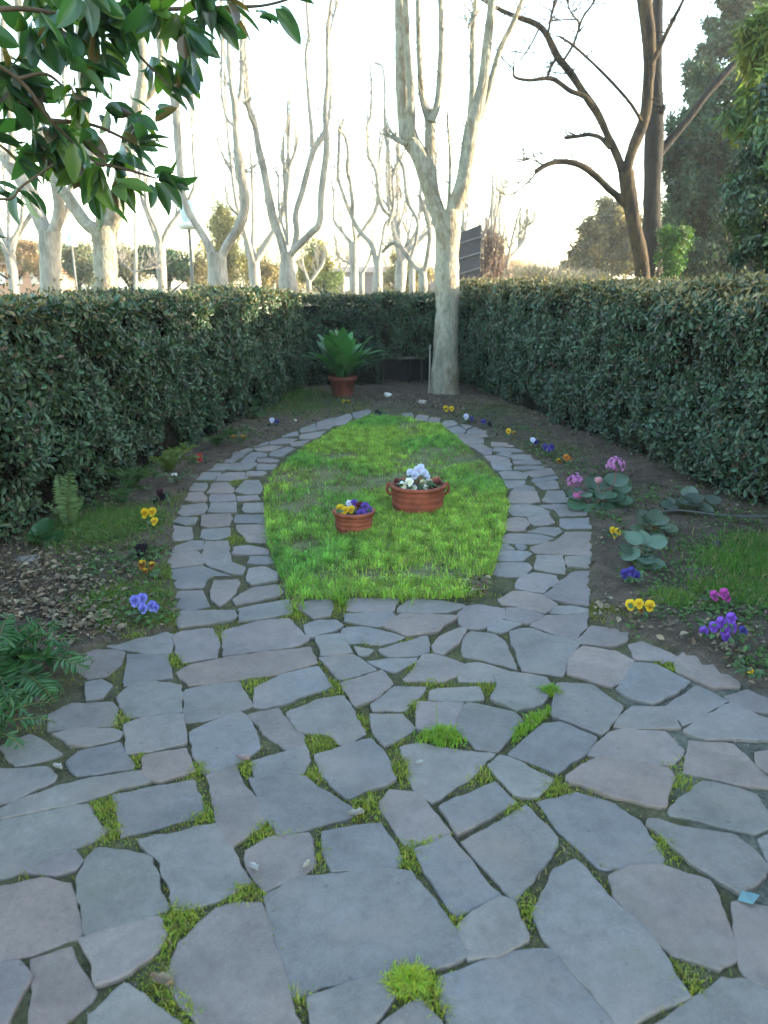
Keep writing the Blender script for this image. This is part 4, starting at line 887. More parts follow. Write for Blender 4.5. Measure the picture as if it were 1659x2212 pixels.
tree('plane_tree', (912, 640), 16, 'low crooked plane tree half hidden behind the big pale trunk', 'tree', [
    (T_, [(915, gv(16), 13), (914, 640, 11), (913, 585, 9)]),
    (B_, [(912, 592, 7), (884, 560, 6.5), (868, 535, 6), (851, 524, 6), (835, 535, 5), (826, 545, 4)]),
    (B_, [(914, 592, 7), (922, 560, 7), (929, 510, 7), (922, 470, 6), (905, 420, 5)]),
    (B_, [(886, 562, 5), (896, 530, 4), (903, 486, 5), (894, 460, 5), (880, 434, 5), (872, 365, 4.5), (860, 335, 3), (864, 280, 2.4)])],
    M['far_bark'], (40, .5, .008), PG, drift=.4)
def pollard(u, Y, H, lean, lab, sd):
    rr = random.Random(sd); x, y = W(u, 600, Y)[0], Y; root = empty('plane_tree', (x, y, 0), lab, 'tree', 'distant bare plane trees'); r0 = rr.uniform(.13, .2); fk = rr.uniform(2.2, 3.2); T = []
    g = MB(); T.append(tube(g, [(x, y, -.1), (x+lean*.2, y, fk*.5), (x+lean*.3, y, fk)], [r0*1.3, r0, r0*1.1], 10, 5, .08, seed=sd)); g.build('trunk', M['far_bark'], root, smooth=True)
    for i in range(rr.randint(3, 5)):
        a = i*2.1+rr.uniform(-.5, .5); ox = math.cos(a); oy = math.sin(a)*.6; sp = rr.uniform(.5, 1.2); h = H*rr.uniform(.7, 1.05); P = [(x+lean*.3, y, fk-.15)]
        for t in (.08, .25, .45, .7, 1): P.append((x+lean*.3+ox*sp*min(1, t*3.5)+rr.gauss(0, .05)+ox*t*.3, y+oy*sp*min(1, t*3.5), fk+(h-fk)*t))
        g = MB(); o = tube(g, P, [r0*.6, r0*.5, r0*.4, r0*.32, r0*.22, r0*.1], 7, 4, .09, seed=sd+i); T.append(o); g.build('branch', M['far_bark'], root, smooth=True)
        for k in range(2):
            j = rr.randrange(5, 14); b = np.array(o[0][j]); e = b+np.array([rr.uniform(-.5, .5), rr.uniform(-.3, .3), rr.uniform(1.2, 3)]); m_ = (b+e)/2+np.array([rr.uniform(-.3, .3), 0, -.3]); g = MB(); T.append(tube(g, [b, m_, e], [r0*.25, r0*.2, r0*.07], 6, 3, .08)); g.build('branch', M['far_bark'], root, smooth=True)
    twigs(root, T[1:], 70, .8, .012, M['far_bark'], .8)
for i, (u, Y, H, le, lab) in enumerate(((25, 27, 9, .2, 'distant bare plane tree at the far left edge behind the leftmost one'), (345, 25, 9, .3, 'distant bare plane tree left of the lamp post'), (555, 28, 10, -.3, 'distant bare plane tree between the curving and the wiry-limbed trees'), (765, 34, 8, 0, 'distant bare plane tree close left of the knobbly one'), (862, 30, 8, .2, 'distant bare plane tree just right of the knobbly one'),
        (892, 38, 9, -.2, 'distant bare plane tree framed by the crooked plane tree'), (1010, 36, 7, 0, 'distant bare plane tree rising behind the slatted screen'), (500, 44, 12, .2, 'very distant bare plane tree behind the yellow-leaved one'), (1085, 40, 7, .2, 'very distant pale bare tree over the dry shrubs'))):
    pollard(u, Y, H, le, lab, 50+i)
FG = 'small sunlit trees in the distance'
for (u, Y, lm, lab) in ((591, 45, [(T_, [(591, gv(45), 6), (591, 590, 5)]), (B_, [(591, 594, 4), (577, 572, 3), (568, 540, 2)]), (B_, [(592, 592, 4), (606, 572, 3), (611, 540, 2)])], 'tiny sunlit forked tree just left of the wiry-limbed plane tree'),
                   (782, 40, [(T_, [(782, gv(40), 7), (781, 590, 6)]), (B_, [(781, 594, 4), (757, 571, 3.5), (731, 552, 3), (722, 500, 2)]), (B_, [(782, 592, 4), (799, 555, 3.5), (806, 500, 2)])], 'sunlit far tree with a wide left limb, left of the knobbly plane tree'),
                   (740, 50, [(T_, [(740, gv(50), 5), (740, 590, 4.5)]), (B_, [(740, 592, 3), (731, 562, 2.5), (722, 510, 2)]), (B_, [(740, 592, 3), (752, 566, 2.5), (755, 520, 2)])], 'slim sunlit far tree directly left of the one with the wide limb'),
                   (843, 50, [(T_, [(841, gv(50), 5), (842, 590, 4)]), (B_, [(842, 592, 3), (848, 560, 2.5), (850, 500, 1.8)]), (B_, [(842, 596, 2.5), (832, 570, 2)])], 'slim far tree between the knobbly plane and the low crooked one'),
                   (668, 35, [(T_, [(668, gv(35), 7), (667, 605, 6)]), (B_, [(667, 612, 4), (684, 590, 4), (698, 568, 3.5), (702, 545, 2.5)]), (B_, [(667, 610, 4), (655, 575, 3), (652, 540, 2)])], 'short sunlit tree with a cup-shaped fork right of the wiry-limbed plane tree'),
                   (293, 24, [(T_, [(293, gv(24), 6), (293, 560, 4), (291, 470, 2.5), (292, 400, 1.5)]), (B_, [(293, 590, 2.5), (272, 575, 2), (256, 555, 1.5)]), (B_, [(293, 588, 2.5), (312, 580, 2), (338, 572, 1.5)])], 'slender young tree with thin side twigs right of the stained plane trunk'),
                   (1063, 24, [(T_, [(1066, gv(24), 7), (1064, 600, 5), (1062, 480, 3), (1064, 380, 2), (1066, 240, 1)]), (B_, [(1063, 520, 3), (1078, 440, 2), (1090, 400, 1.2)])], 'thin hazy bare tree right of the big pale trunk'),
                   (1088, 20, [(T_, [(1090, gv(20), 5), (1092, 600, 4), (1110, 500, 2.5), (1130, 430, 1.5)]), (B_, [(1100, 540, 2), (1125, 500, 1.5), (1150, 480, 1)])], 'leaning twiggy sapling over the dry shrubs in the gap')):
    tree('bare_tree', (u, 600), Y, lab, 'tree', lm, M['far_bark'], (60, PX(Y)*60, PX(Y)*.6), FG if Y > 30 else None, drift=.3)
tree('bare_tree', (1385, 590), 14, 'brown bare tree with lichen and wide arching limbs, above the right hedge', 'tree', [
    (T_, [(1395, gv(14), 24), (1388, 590, 17), (1372, 500, 16), (1358, 420, 18), (1352, 370, 18)]),
    (B_, [(1350, 390, 12), (1337, 345, 10), (1316, 300, 9), (1296, 255, 9), (1276, 222, 10), (1257, 195, 9), (1232, 157, 9), (1204, 122, 9), (1181, 75, 8), (1157, 51, 7), (1118, 37, 6), (1079, 20, 5), (1032, -8, 4)]),
    (B_, [(1280, 230, 7), (1262, 208, 6), (1232, 196, 6), (1200, 173, 5.5), (1177, 169, 5), (1145, 173, 4), (1112, 166, 3.5), (1110, 142, 2.5)]),
    (B_, [(1353, 380, 13), (1362, 337, 13), (1380, 290, 14), (1395, 243, 14), (1401, 177, 14), (1404, 118, 15), (1400, 59, 17), (1392, 0, 18), (1386, -150, 16), (1380, -350, 10)]),
    (B_, [(1405, 140, 7), (1418, 118, 6), (1438, 75, 5.5), (1456, 39, 4.5), (1476, 0, 3.5), (1500, -60, 2)]),
    (B_, [(1385, 262, 5), (1375, 243, 4), (1353, 212, 4), (1302, 157, 3.5), (1243, 102, 3.2), (1208, 78, 2.6)]),
    (B_, [(1318, 320, 6), (1298, 298, 5), (1275, 291, 5), (1250, 294, 4.6), (1220, 298, 4.5)]),
    (B_, [(1350, 440, 10), (1330, 420, 9), (1312, 405, 9), (1283, 377, 8), (1251, 356, 7), (1212, 349, 6.5), (1181, 356, 6), (1157, 371, 6)]),
    (B_, [(1204, 122, 4), (1190, 145, 3.5), (1182, 168, 3)]), (B_, [(1215, 135, 3.5), (1240, 92, 3), (1258, 40, 3), (1285, 0, 2.6), (1300, -50, 2)]), (B_, [(1183, 78, 3), (1190, 40, 2.6), (1198, 0, 2.2)]),
    (B_, [(1165, 60, 2.5), (1145, 100, 2), (1120, 135, 1.6)]), (B_, [(1252, 50, 2.4), (1230, 20, 2), (1225, -20, 1.6)]), (B_, [(1250, 42, 2), (1225, 42, 1.8), (1200, 44, 1.2)]),
    (B_, [(1160, 370, 2.5), (1140, 395, 1.8), (1110, 420, 1.2)]), (B_, [(1175, 357, 2.5), (1150, 345, 1.8), (1130, 342, 1.2)])],
    M['brown_bark'], (160, .6, .0085), drift=.5, up=.3)
tree('bare_tree', (1408, 590), 16, 'dark thick-trunked tree directly behind the brown lichened tree', 'tree', [
    (T_, [(1412, gv(16), 27), (1410, 590, 23), (1408, 470, 20), (1409, 392, 20), (1413, 294, 21), (1417, 235, 18), (1416, 157, 14), (1420, 60, 12), (1422, -60, 10), (1425, -250, 6)]),
    (B_, [(1420, 340, 10), (1440, 312, 10), (1479, 267, 9), (1526, 204, 8.5), (1557, 169, 9), (1590, 130, 8), (1640, 60, 6), (1700, -20, 4)]), (B_, [(1420, 250, 9), (1430, 238, 9), (1432, 232, 7)])],
    M['dark_bark'], (30, .6, .008), drift=.3, up=.3)

# ------------------------------------------------------------------ leafy crowns
def crown(root, blobs, n, size, cols, m=None, clumps=40, sig=.16, name='crown', tmpl='leaf', droop=0.0, fill=.35, pal=None):
    g = MB(); tot = sum(b_[3]*b_[4] for b_ in blobs)
    for (u, v, Y, ru, rv) in blobs:
        c = np.array(W(u, v, Y)); px = PX(Y, v); rx, rz = ru*px, rv*px; ry = (rx+rz)*.45
        k = max(4, int(clumps*ru*rv/tot)+3); nn = int(n*ru*rv/tot)
        cd = unit(RNG.normal(0, 1, (k, 3)))*(RNG.random((k, 1))**fill); ci = RNG.integers(0, k, nn)
        loc = cd[ci]+RNG.normal(0, sig, (nn, 3)); pos = c+loc*np.array([rx, ry, rz]); pos[:, 2] = np.maximum(pos[:, 2], .05)
        shade = RNG.uniform(.75, 1.2, k)[ci]*RNG.uniform(.6, 1.4, nn)
        hue = RNG.integers(0, len(cols), k)[ci]; cc = np.array(cols)[hue]*shade[:, None]
        nr = unit(loc)+RNG.normal(0, .7, (nn, 3)); dd = RNG.normal(0, 1, (nn, 3))-np.array([0, 0, droop]); X, Y_, Zv = frames(nr, dd)
        g.inst(LEAF if tmpl == 'leaf' else NEED, LEAFF if tmpl == 'leaf' else NEEDF, pos, X, Y_, Zv, RNG.uniform(.6, 1.3, nn)*size, cc)
    g.build(name, m or M['crown'], root)
def bush(name, base_u, Y, label, cat, blobs, n, size, cols, trunk=True, group=None, **k):
    b = W(base_u, 600, Y); root = empty(name, (b[0], Y, 0), label, cat, group)
    if trunk:
        top = W(blobs[0][0], blobs[0][1], blobs[0][2]); g = MB(); r0 = max(.04, PX(Y)*5)
        tube(g, [(b[0], Y, -.05), (b[0]*.6+top[0]*.4, Y, top[2]*.5), (top[0], top[1], top[2])], [r0*1.3, r0, r0*.4], 8, 4); g.build('trunk', M['dark_bark'], root)
        for i in range(5):
            q = np.array(W(*blobs[i % len(blobs)][:3])); q = q+RNG.normal(0, .3, 3)*PX(Y)*blobs[0][3]; tube_g = MB(); tube(tube_g, [(b[0]*.6+top[0]*.4, Y, top[2]*.5), (q+np.array([b[0], Y, top[2]*.5]))/2, q], [r0*.6, r0*.4, r0*.2], 6, 3); tube_g.build('branch', M['dark_bark'], root)
    crown(root, blobs, n, size, cols, **k); return root
DKG = [(.024, .058, .034), (.032, .070, .038), (.038, .078, .044), (.018, .046, .028)]
bush('evergreen_tree', 1540, 19, 'big dark evergreen filling the right side behind the bare trees', 'tree', [(1540, 380, 19, 110, 150), (1455, 400, 18.3, 45, 110), (1475, 300, 18.6, 40, 80), (1440, 540, 18, 40, 60), (1500, 590, 17.8, 60, 34), (1580, 585, 17.8, 70, 45), (1480, 500, 18.5, 70, 110), (1600, 260, 19.5, 90, 140), (1620, 480, 18.5, 110, 140), (1520, 240, 19.5, 50, 90), (1700, 380, 19, 110, 220), (1530, 560, 18.3, 110, 60)], 90000, .11, DKG, clumps=260, sig=.13, fill=.4)
bush('evergreen_tree', 1620, 24, 'tall airy grey-green evergreen whose crown tops the right side of the picture', 'tree', [(1590, 80, 24, 70, 70), (1650, 150, 24, 90, 120), (1530, 140, 24, 48, 60), (1560, 30, 24, 40, 50), (1510, 235, 24, 40, 70), (1620, -40, 24, 90, 70), (1490, 180, 24, 22, 30)], 34000, .13, [(.04, .08, .048), (.03, .066, .04), (.05, .085, .055)], clumps=150, sig=.12, fill=.6)
bush('bay_shrub', 1680, 9, 'tall glossy laurel bush at the right edge with brighter top sprays', 'shrub', [(1650, 440, 9, 75, 110), (1690, 300, 9, 80, 120), (1640, 560, 9, 55, 60), (1700, 520, 9, 90, 110)], 16000, .085, [(.025, .055, .03), (.04, .08, .03), (.03, .06, .035), (.06, .10, .035)], clumps=110, sig=.14, m=M['leaf'], fill=.5)
bush('willow_leaved_tree', 1700, 10, 'yellow-green narrow-leaved tree hanging in at the upper right corner', 'tree', [(1650, 200, 10, 55, 90), (1640, 90, 10, 48, 60), (1620, 260, 10, 50, 60), (1690, 100, 10, 70, 120), (1655, 330, 10, 40, 70)], 8000, .17, [(.10, .15, .03), (.13, .16, .03), (.06, .11, .03), (.15, .16, .03)], clumps=90, sig=.15, droop=1.2, fill=.75, tmpl='need')
bush('garden_shrub', 1455, 15.5, 'small bright green shrub glowing in front of the dark evergreen', 'shrub', [(1456, 520, 15.5, 34, 36), (1448, 560, 15.5, 26, 40)], 4000, .07, [(.05, .13, .025), (.04, .10, .02)], clumps=30, sig=.2)
bush('round_tree', 1310, 32, 'rounded olive-gold tree beyond the right hedge, left of the brown tree', 'tree', [(1325, 490, 32, 55, 55), (1285, 530, 32, 55, 48), (1355, 540, 32, 50, 50), (1250, 560, 32, 36, 30), (1320, 570, 32, 90, 30)], 30000, .16, [(.13, .12, .06), (.18, .15, .07), (.09, .09, .06)], clumps=130, sig=.14, fill=.5)
YEL = [(.20, .18, .06), (.17, .165, .06), (.14, .15, .06)]
for (u, Y, bl, n, cols, lab) in ((490, 34, [(487, 500, 34, 32, 60), (478, 460, 34, 18, 28), (500, 560, 34, 40, 50)], 12000, YEL, 'upright yellow-leaved tree between the two curving plane trees'),
                            (560, 36, [(552, 580, 36, 32, 42), (575, 600, 36, 30, 26)], 8000, [(.20, .165, .07), (.17, .15, .07)], 'low amber bush at the foot of the wiry-limbed plane tree'),
                            (700, 40, [(705, 600, 40, 36, 34), (680, 560, 40, 30, 40), (660, 585, 40, 22, 30)], 10000, [(.24, .22, .04), (.14, .19, .05)], 'yellow-green bush right of the wiry-limbed plane tree'),
                            (360, 30, [(362, 570, 30, 40, 34), (335, 560, 30, 40, 26), (395, 580, 30, 24, 24)], 12000, [(.05, .10, .05), (.04, .08, .05)], 'round dark green bush left of the lamp post'),
                            (290, 32, [(285, 575, 32, 46, 36), (250, 560, 32, 30, 30)], 9000, [(.14, .13, .08), (.10, .11, .07)], 'dull olive bush behind the slender young tree'),
                            (165, 36, [(165, 555, 36, 36, 40), (185, 580, 36, 40, 34)], 9000, [(.12, .15, .09), (.14, .14, .08)], 'pale green bush between the two leftmost plane trunks'),
                            (30, 38, [(30, 540, 38, 50, 26), (70, 570, 38, 40, 36), (-20, 560, 38, 50, 30)], 10000, [(.26, .20, .10), (.24, .16, .10)], 'orange-gold bush in front of the brick house at far left'),
                            (430, 38, [(440, 570, 38, 22, 40), (425, 600, 38, 36, 26)], 6000, [(.20, .17, .08), (.14, .13, .07)], 'golden shrub right of the lamp post'),
                            (880, 44, [(880, 600, 44, 50, 30), (860, 570, 44, 18, 30)], 7000, [(.24, .19, .09), (.2, .18, .06)], 'tawny bush low behind the crooked plane tree'),
                            (590, 55, [(600, 610, 55, 60, 24)], 5000, [(.24, .19, .10)], 'low orange hedge in the far distance behind the tiny forked tree')):
    bush('autumn_bush', u, Y, lab, 'bush', bl, n, PX(Y)*5.5, cols, clumps=50, sig=.2, group='bushes in the park beyond the hedge')
# dry shrubs and reeds right of the trunk
for (u, Y, w, h0_, h1_, n, cols, lab) in ((1060, 17, 34, 470, 620, 260, (.17, .12, .10), 'bundle of upright reddish-brown twigs beside the grey slatted screen'), (1165, 19, 75, 560, 625, 420, (.34, .28, .20), 'pale dry twiggy shrub in the gap over the right hedge'),
                                    (1260, 18, 60, 575, 625, 260, (.28, .24, .17), 'pale dry shrub right of the first, under the olive-gold tree'), (1110, 28, 60, 540, 625, 260, (.45, .36, .26), 'washed-out tan thicket behind the dry shrubs')):
    b = W(u, 610, Y); root = empty('dry_shrub', (b[0], Y, 0), lab, 'shrub', 'leafless shrubs behind the right hedge'); g = MB(); px = PX(Y)
    for i in range(n):
        x0 = b[0]+random.gauss(0, w*.45)*px; top = W(0, h0_+abs(random.gauss(0, .33))*(h1_-h0_), Y)[2]; y0 = Y+random.gauss(0, w*.4)*px
        tube(g, [(x0, y0, 0), (x0+random.gauss(0, 4)*px, y0, top*.6), (x0+random.gauss(0, 9)*px, y0+random.gauss(0, 6)*px, top)], [px*.9, px*.7, px*.3], 3, 2, 0, cols)
    g.build('stems', M['rock'], root)
    n2 = n*14; P = np.stack([b[0]+RNG.normal(0, w*.5, n2)*px, Y+RNG.normal(0, w*.4, n2)*px, RNG.uniform(.9, W(0, h0_+.3*(h1_-h0_), Y)[2], n2)], 1)
    X, Y_, Zv = frames(RNG.normal(0, 1, (n2, 3)), RNG.normal(0, 1, (n2, 3))+np.array([0, 0, .6])); g = MB(); g.inst(NEED, NEEDF, P, X, Y_, Zv, RNG.uniform(5, 12, n2)*px, np.array([cols])*RNG.uniform(.6, 1.4, (n2, 1))); g.build('twigs', M['crown'], root)
# unseen tall trees added beyond the right hedge to shade the garden
for i, (x, y, hgt, lab) in enumerate(((7.5, 3.5, 6, 'nearest unseen broad evergreen, added beyond the right hedge to block the sun'), (8.5, -.5, 7, 'unseen broad evergreen behind the viewer, added beyond the right hedge to block the sun'), (7.8, 6.6, 5.0, 'lower unseen broad evergreen, added just outside the frame to block the sun'))):
    root = empty('evergreen_tree', (x, y, 0), lab, 'tree'); g = MB(); tube(g, [(x, y, -.1), (x, y, hgt*.5), (x+.1, y, hgt*.9)], [.2, .16, .05], 10, 4); g.build('trunk', M['dark_bark'], root)
    g = MB(); n = 26000; k = 110; cd = unit(RNG.normal(0, 1, (k, 3)))*(RNG.random((k, 1))**.4); ci = RNG.integers(0, k, n); loc = cd[ci]+RNG.normal(0, .13, (n, 3))
    pos = np.array([x, y, hgt*.5])+loc*np.array([2.0, 1.9, hgt*.5]); pos = pos[pos[:, 2] > .1]; n = len(pos); X, Y_, Zv = frames(RNG.normal(0, 1, (n, 3)), RNG.normal(0, 1, (n, 3)))
    g.inst(LEAF, LEAFF, pos, X, Y_, Zv, RNG.uniform(.08, .2, n), np.array([(.03, .055, .03)])*RNG.uniform(.6, 1.4, (n, 1))); g.build('crown', M['crown'], root)

# ------------------------------------------------------------------ screen, lamps, houses
root = empty('slatted_screen', (W(1015, 600, 15)[0], 15, 0), 'dark grey slatted screen with a sloping top, right of the big pale trunk', 'screen')
a0 = W(988, 505, 15); a1 = W(1040, 484, 15); g = MB()
V = [(a0[0], 15, 0), (a1[0], 15, 0), (a1[0], 15, a1[2]), (a0[0], 15, a0[2])]; g.add(V+[(x, y+.05, z) for x, y, z in V], [[0, 1, 2, 3], [7, 6, 5, 4], [0, 4, 5, 1], [1, 5, 6, 2], [2, 6, 7, 3], [3, 7, 4, 0]], (.05, .05, .06)); g.build('panel', M['paint'], root)
for i in range(9):
    z = .3+i*.27
    if z > a0[2]-.06: break
    g = MB(); sl = (a1[2]-a0[2])*.8; V = [(a0[0]-.01, 14.965, z), (a1[0]+.01, 14.965, z+sl), (a1[0]+.01, 14.965, z+sl+.03), (a0[0]-.01, 14.965, z+.03)]
    g.add(V+[(x, y+.03, zz_) for x, y, zz_ in V], [[0, 1, 2, 3], [7, 6, 5, 4], [0, 4, 5, 1], [1, 5, 6, 2], [2, 6, 7, 3], [3, 7, 4, 0]], (.13, .13, .14)); g.build('slat', M['paint'], root)
def lamp(u, vt, Y, w, lab):
    h_ = W(u, vt, Y)[2]; x = W(u, vt, Y)[0]; root = empty('street_lamp', (x, Y, 0), lab, 'street lamp', 'street lamps in the park')
    r = w*PX(Y)/2; g = MB(); tube(g, [(x, Y, 0), (x, Y, h_*.5), (x, Y, h_-r*.2)], [.045, .04, .035], 10, 2, 0, (.12, .13, .13)); g.build('post', M['paint'], root)
    g = MB(); lathe(g, [(.02, -r*.35), (r*.7, -r*.3), (r*.98, -r*.05), (r, r*.15), (r*.9, r*.2), (.01, r*.22)], x, Y, h_, 20, (.75, .78, .8)); g.build('lamp_shade', M['paint'], root, smooth=True)
    g = MB(); lathe(g, [(r*.5, r*.22), (r*.62, r*.6), (r*.6, r*1.5), (r*.3, r*1.9), (.01, r*1.95)], x, Y, h_, 16, (.42, .50, .52)); g.build('lamp_cap', M['paint'], root, smooth=True)
lamp(408, 487, 18, 52, 'nearest street lamp with a wide white shade and grey-blue cap'); lamp(155, 529, 27, 26, 'street lamp with a small white shade between the two leftmost plane trunks'); lamp(523, 566, 45, 20, 'farthest street lamp, a tiny white head beside the yellow tree')
def house(u0, u1, Y, vt, vr, wc, rc, lab, wins):
    x0, x1 = W(u0, 600, Y)[0], W(u1, 600, Y)[0]; h_ = W(0, vt, Y)[2]; hr = W(0, vr, Y)[2]; root = empty('house', ((x0+x1)/2, Y+3, 0), lab, 'house')
    g = MB(); box(g, (x0, Y, -.1), (x1, Y+6, h_), wc); g.build('wall', M['rock'], root)
    g = MB(); e = .4; V = [(x0-e, Y-e, h_), (x1+e, Y-e, h_), (x1+e, Y+6+e, h_), (x0-e, Y+6+e, h_), (x0+1.5, Y+3, hr), (x1-1.5, Y+3, hr)]
    g.add(V, [[0, 1, 5, 4], [1, 2, 5], [2, 3, 4, 5], [3, 0, 4], [3, 2, 1, 0]], rc); g.build('roof', M['rock'], root)
    for (u, v0, v1, w, c_) in wins:
        x = W(u, 600, Y)[0]; za, zb = W(0, v1, Y)[2], W(0, v0, Y)[2]; ww = w*PX(Y)/2
        g = MB(); box(g, (x-ww-.06, Y-.04, za-.06), (x+ww+.06, Y+.02, zb+.06), (.6, .58, .55)); f = g.build('window', M['paint'], root)
        g = MB(); box(g, (x-ww, Y-.06, za), (x+ww, Y-.041, zb), c_)
        p = g.build('pane', M['paint'], None, origin=root.location); p.parent = f; p.location = (0, 0, 0)
house(-150, 96, 60, 572, 548, (.42, .22, .13), (.25, .13, .09), 'low brick-red house at the far left beyond the hedge', [(0, 590, 612, 18, (.7, .65, .55)), (40, 590, 612, 12, (.5, .45, .4)), (75, 592, 612, 12, (.6, .5, .4))])
house(700, 965, 70, 588, 574, (.12, .10, .10), (.16, .12, .10), 'low dark house far off between the plane trunks with white doors', [(747, 600, 628, 13, (.8, .8, .8)), (891, 600, 628, 12, (.8, .8, .8)), (820, 600, 615, 10, (.3, .3, .3))])

# ------------------------------------------------------------------ magnolia branches overhead
mroot = empty('magnolia_tree', (-2.9, 2.5, 0), 'magnolia with large glossy leaves hanging into the upper left corner', 'tree')
g = MB(); tube(g, [(-2.9, 2.5, -.05), (-2.85, 2.6, 1.5), (-2.7, 2.8, 3.0), (-2.6, 2.9, 4.4)], [.12, .10, .08, .04], 12, 5, .05); g.build('trunk', M['dark_bark'], mroot, smooth=True)
YM = 3.1
brs = [[(-250, 60, 3.0), (-60, 120, 3.0), (40, 170, 3.05), (110, 260, 3.1), (150, 300, 3.15), (208, 352, 3.2)], [(-250, 60, 3.0), (0, 20, 3.0), (120, 30, 3.1), (250, 60, 3.2), (350, 60, 3.3), (451, 31, 3.35)],
       [(40, 170, 3.05), (100, 160, 3.05), (150, 200, 3.1)], [(150, 20, 3.05), (190, 45, 3.1), (260, 75, 3.15), (310, 130, 3.2), (368, 187, 3.2)], [(110, 260, 3.1), (200, 270, 3.15), (270, 300, 3.15), (302, 318, 3.2)],
       [(208, 352, 3.2), (270, 365, 3.2), (337, 385, 3.2)], [(-200, 300, 3.0), (-60, 260, 3.0), (0, 222, 3.0)], [(-200, 360, 3.0), (0, 430, 3.05), (50, 400, 3.05), (115, 355, 3.1)], [(350, 20, 3.3), (520, 15, 3.3), (580, 10, 3.3), (650, -10, 3.3)], [(-100, 500, 2.9), (-40, 500, 2.9)]]
for k_, br in enumerate(brs):
    g = MB(); P = [W(*p) for p in br]
    if k_ in (0, 1, 6, 7): P = [(-2.6, 2.85, 3.0 if k_ < 2 else 2.6)]+P
    tube(g, P, list(np.linspace(.012 if k_ < 2 else .008, .0035, len(P))), 7, 5, .1); g.build('branch', M['green_bark'], mroot, smooth=True)
MAGT = []
ns = 8
for i in range(ns+1):
    t = i/ns; w = .215*(math.sin(math.pi*t**.85)**.75 if 0 < t < 1 else 0)+.006
    for sx in (-1, -.5, 0, .5, 1): MAGT.append((sx*w, t, .22*w*abs(sx)**1.3*2-.16*t*t))
MAGT = np.array(MAGT); MAGF = np.array([[i*5+j, i*5+j+1, (i+1)*5+j+1, (i+1)*5+j] for i in range(ns) for j in range(4)])
pos = []; dirs = []; nors = []; szs = []; mc = []
def whorl(u, v, Y, n, ax, spread=1.0, size=.145, bright=.4):
    n = int(n*1.35)
    c = np.array(W(u, v, Y)); ax = unit(np.array(ax, float)); t1 = unit(np.cross(ax, [0.3, .8, .2])); t2 = np.cross(ax, t1)
    for i in range(n):
        a = i*2.4+random.uniform(-.5, .5); el = random.uniform(.25, 1.0)*spread
        d = unit(ax*math.cos(el)+(t1*math.cos(a)+t2*math.sin(a))*math.sin(el)*1.0+np.array([0, 0, -.15]))
        pos.append(c+d*.012+np.array([random.gauss(0, .012), random.gauss(0, .012), random.gauss(0, .012)])); dirs.append(d); nors.append(unit(np.cross(np.cross(d, ax), d)*1+RNG.normal(0, .35, 3)+np.array([0, -.1, .5])))
        szs.append(size*.88*random.uniform(.72, 1.25))
        if random.random() < bright: mc.append(np.array([.065, .125, .028])*random.uniform(.7, 1.3))
        elif random.random() < .14: mc.append(np.array([.085, .06, .035])*random.uniform(.8, 1.3))
        else: mc.append(np.array([.024, .068, .030])*random.uniform(.7, 1.4))
D_ = (.25, -.1, -1)
